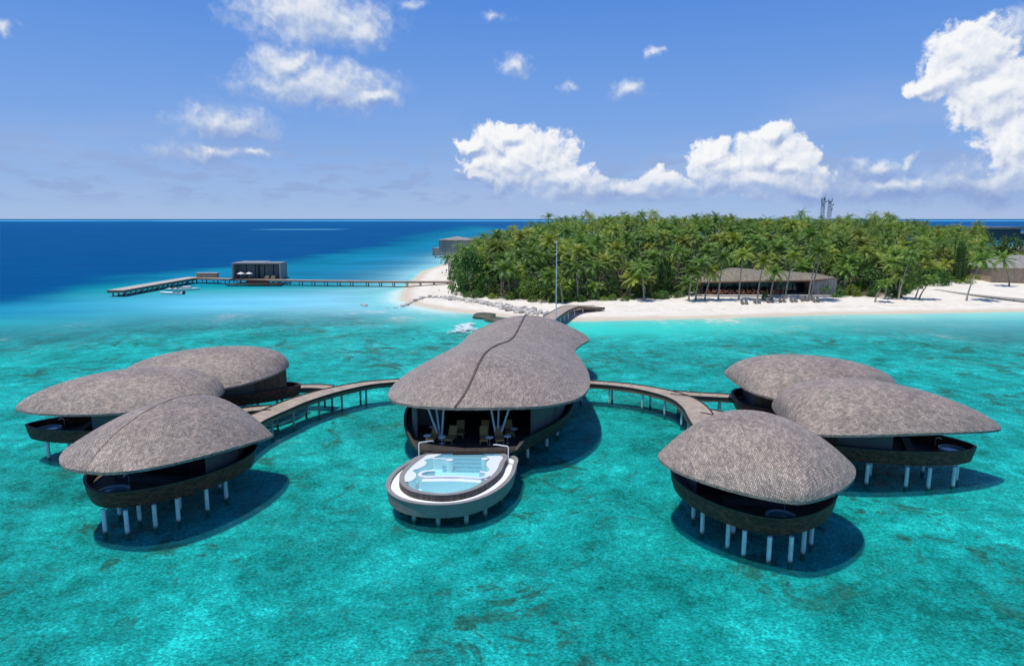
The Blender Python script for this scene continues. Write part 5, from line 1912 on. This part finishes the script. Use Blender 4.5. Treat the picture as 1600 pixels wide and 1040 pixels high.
# the remainder of the grove, one object
VV, FF, base, TONE = [], [], 0, []
crn = []
for me in [crown_mesh(40 + i, nf=17, nl=9) for i in range(4)]:
    v = np.zeros(len(me.vertices) * 3); me.vertices.foreach_get('co', v)
    crn.append((v.reshape(-1, 3), [tuple(p.vertices) for p in me.polygons]))
    bpy.data.meshes.remove(me)
tv = []
for (x, y, fd) in rest:
    h = palm_h(x, y, fd)
    z = zland(x, y)
    v, f_ = crn[pr_.randrange(4)]
    a = pr_.random() * 6.28; s = pr_.uniform(.85, 1.2)
    ca, sa = math.cos(a) * s, math.sin(a) * s
    w = np.stack([v[:, 0] * ca - v[:, 1] * sa + x, v[:, 0] * sa + v[:, 1] * ca + y, v[:, 2] * s + z + h], -1)
    VV.append(w); FF += [tuple(i + base for i in q) for q in f_]; base += len(v)
    tk = np.array([(x - .2, y, z - .3), (x + .2, y, z - .3), (x + .13, y + .05, z + h), (x - .13, y + .05, z + h), (x, y - .2, z - .3), (x, y + .2, z - .3), (x + .05, y + .13, z + h), (x + .05, y - .13, z + h)])
    tone_ = pr_.random()
    TONE += [tone_] * (len(v) + 8)
    VV.append(tk); FF += [(base, base + 1, base + 2, base + 3), (base + 4, base + 5, base + 6, base + 7)]; base += 8
me = bpy.data.meshes.new('palm_grove')
me.from_pydata(np.concatenate(VV).tolist(), [], FF)


tn = me.attributes.new('tone', 'FLOAT', 'POINT')
tn.data.foreach_set('value', np.array(TONE, dtype=np.float32))


def grove_mat():
    """same leaf colours, the tone of each palm read from the mesh"""
    m = M['palmleaf'].copy()
    m.name = 'distant_palm_leaf'
    nt = m.node_tree
    at_ = nt.nodes.new('ShaderNodeAttribute'); at_.attribute_name = 'tone'
    for l in list(nt.links):
        if l.from_node.type == 'OBJECT_INFO' and l.from_socket.name == 'Random':
            nt.links.new(at_.outputs['Fac'], l.to_socket)
    return m


me.materials.append(grove_mat())
gob = link(bpy.data.objects.new('palm_grove', me))
tag(gob, 'mass of coconut palm crowns filling the interior of the island', 'palm grove', kind='stuff')

# leaning beach palms: photo measures of foot and crown
BP = [(1076, 470, 1080, 424, 'slender palm at the near end of the restaurant, bare straight trunk on the sand'), (1087, 469, 1092, 412, 'slender palm just behind the first, at the near end of the restaurant'),
      (1101, 469, 1112, 425, 'palm with drooping yellow fronds leaning over the restaurant corner'),
      (1122, 469, 1127, 402, 'palm before the restaurant whose crown stands over its near roof slope'), (1154, 468, 1157, 398, 'tall upright palm in front of the middle of the restaurant roof'),
      (1183, 470, 1190, 408, 'palm leaning a little before the restaurant, foot beside a pair of loungers'), (1204, 465, 1209, 425, 'short palm on the terrace with broad drooping crown'),
      (1227, 467, 1236, 400, 'palm leaning to the right in front of the restaurant, slim pale trunk'), (1263, 470, 1272, 392, 'first of two crossing palms at the far corner of the restaurant'),
      (1267, 469, 1280, 388, 'second of two crossing palms at the far corner of the restaurant'),
      (1404, 468, 1417, 398, 'tall pale-trunked palm standing clear on the open sand'), (1403, 466, 1404, 428, 'thin short palm beside the tall one on the open sand'),
      (1383, 467, 1383, 440, 'small thin palm in front of the bushes on the open sand'), (1367, 472, 1378, 443, 'small leaning palm nearest the water on the open sand'),
      (1430, 468, 1440, 436, 'small palm leaning right, left one of a close pair on the sand'), (1436, 468, 1454, 436, 'small palm leaning strongly right, right one of a close pair on the sand'),
      (1510, 470, 1528, 405, 'long leaning palm whose foot stands by the boardwalk'), (1577, 447, 1562, 405, 'palm leaning left over the hut at the edge of the photo'),
      (879, 474, 874, 440, 'short stout palm standing at the landward end of the footbridge'), (862, 471, 857, 432, 'broad drooping palm beside the bushes behind the footbridge'),
      (1006, 470, 1001, 420, 'palm with pale trunk at the edge of the grove between the footbridge and the restaurant'), (768, 448, 762, 418, 'palm with one long hanging frond beside the large clipped tree'),
      (702, 430, 700, 403, 'ragged palm at the tip of the grove over the far beach')]
for i, (x, y, xt, yt, lb) in enumerate(BP):
    zb = 1.6
    for _ in range(4):
        b_ = at(x, y, zb); zb = zland(b_.x, b_.y)
    k = b_.y / FPX
    H = max(3.5, (y - yt) * k * 1.0)
    ln = (xt - x) * k
    tm, tp = trunk_mesh(14.0, abs(ln) + .01, 0 if ln >= 0 else math.pi, 200 + i)
    me = tm
    for v in me.vertices:
        if v.co.z > 0: pass
    palm(b_.x, b_.y, H, tr=(tm, tp), s=rr_.uniform(.82, 1.0) * (0.62 if H < 7 else 1), rz=0.0, label=lb, group='palms along the beach', ground=zb)


# ------------------------------------------------------------------ broad-leaved shrubs and trees
def clump_mesh(seed, n_clump=46, per=34, leaf=.34, mat='bushleaf', flat=.85):
    r_ = random.Random(seed)
    V, F = [], []
    for c in range(n_clump):
        th = r_.random() * 6.28
        zz = r_.uniform(-.15, 1.0)
        rr = math.sqrt(max(0, 1 - max(0, zz) ** 2)) * r_.uniform(.62, 1.02)
        C = Vector((rr * math.cos(th), rr * math.sin(th), zz * flat))
        cr = r_.uniform(.16, .34)
        for k in range(per):
            d = Vector((r_.gauss(0, 1), r_.gauss(0, 1), r_.gauss(0, 1))).normalized()
            p = C + d * cr * (r_.random() ** .4)
            if p.z < .02: p.z = .02 + r_.random() * .1
            nn = (d + Vector((0, 0, .8)) + Vector((r_.gauss(0, .4), r_.gauss(0, .4), r_.gauss(0, .4)))).normalized()
            a = nn.cross(Vector((r_.gauss(0, 1), r_.gauss(0, 1), r_.gauss(0, 1)))).normalized()
            b = nn.cross(a)
            s = leaf * r_.uniform(.1, .24)
            q = len(V)
            V += [p - a * s, p - b * s * .5, p + a * s, p + b * s * .5]
            F.append((q, q + 1, q + 2, q + 3))
    me = bpy.data.meshes.new('crown')
    me.from_pydata([tuple(v) for v in V], [], F)
    me.materials.append(M[mat])
    return me


CL = [clump_mesh(70 + i, 60, 40) for i in range(4)]
CLY = [clump_mesh(80 + i, 50, 36, mat='yellowleaf') for i in range(2)]
sm = MB(); sm.tube([(0, 0, -.1), (.03, 0, .35), (0, .04, .7)], [.07, .05, .02], 6)
for k in range(5):
    sm.tube([(0, 0, .15 + .06 * k), (.35 * math.cos(k * 1.3), .35 * math.sin(k * 1.3), .55 + .04 * k)], [.035, .012], 5)
STEM = sm.mesh('trunk', M['bark'])


def shrub(x, y, rx, h, mesh, label, name='shrub', cat='shrub', group='shrubs along the edge of the grove', ry=None):
    root = empty(name, (x, y, zland(x, y)), rr_.random() * 6.28)
    tag(root, label, cat, group)
    c = bpy.data.objects.new('crown', mesh); link(c, root)
    c.scale = (rx, ry or rx, h)
    t = bpy.data.objects.new('trunk', STEM); link(t, root)
    t.scale = (rx, rx, h * .9)


def shrub_px(x, y, wpx, hpx, mesh, label, **kw):
    p = at(x, y, 1.7)
    z = zland(p.x, p.y); p = at(x, y, z)
    k = p.y / FPX
    shrub(p.x, p.y + wpx * k * .4, wpx * k / 2, hpx * k * 1.08, mesh, label, **kw)


for a_, k_ in SHRUBS: shrub_px(*a_[:4], {'C': CL, 'Y': CLY}[a_[4][0]][a_[4][1]], a_[5], **k_)

er = random.Random(12)
edge = spline([(-13, 210.5, 0), (-7, 206, 0), (0, 199.5, 0), (9, 194.8, 0), (24, 195.5, 0), (38, 199, 0), (50, 205.5, 0)], 26) + spline([(106, 208, 0), (114, 206.5, 0), (122, 213.5, 0), (132, 228, 0), (148, 246, 0)], 14)
for i, q in enumerate(edge):
    if er.random() < .18: continue
    r_ = er.uniform(1.2, 2.6)
    shrub(q.x + er.gauss(0, .7), q.y + er.gauss(.6, .9), r_, r_ * er.uniform(.75, 1.25), (CLY[i % 2] if er.random() < .22 else CL[i % 4]),
          'low green shrub in the row where the palms meet the sand', group='low shrubs where palms meet sand')

# blue-white panel in the shrubs
p = at(800, 466, zland(2, 199))
pn = empty('panel', (p.x, p.y, zland(p.x, p.y))); tag(pn, 'small pale blue panel standing among the shrubs behind the breakwater', 'panel')
MB().box((0, 0, 1.1), (1.9, .1, 1.5)).build('board', M['bluepaint'], pn)
for s_ in (-.8, .8): MB().box((s_, .12, .6), (.08, .08, 1.3)).build('post', M['frame'], pn)

# understorey: countless leaves under the palms
ug = random.Random(5)
V, F = [], []
for (x, y, fd) in cand:
    z = zland(x, y)
    dens = 60 if fd < 12 else 44
    hh_ = 3.2 if fd < 14 else 8.5
    for k in range(dens):
        px2, py2 = x + ug.gauss(0, 2.6), y + ug.gauss(0, 2.6)
        pz = z + abs(ug.gauss(0, .5)) * hh_
        nn = Vector((ug.gauss(0, .6), ug.gauss(0, .6) - .2, 1)).normalized()
        a = nn.cross(Vector((ug.gauss(0, 1), ug.gauss(0, 1), .1))).normalized(); b = nn.cross(a)
        s = ug.uniform(.35, .95) * (1.0 if y < 300 else 1.5)
        q = len(V)
        c = Vector((px2, py2, pz))
        V += [c - a * s, c - b * s * .32, c + a * s - Vector((0, 0, .25 * s)), c + b * s * .32]
        F.append((q, q + 1, q + 2, q + 3))
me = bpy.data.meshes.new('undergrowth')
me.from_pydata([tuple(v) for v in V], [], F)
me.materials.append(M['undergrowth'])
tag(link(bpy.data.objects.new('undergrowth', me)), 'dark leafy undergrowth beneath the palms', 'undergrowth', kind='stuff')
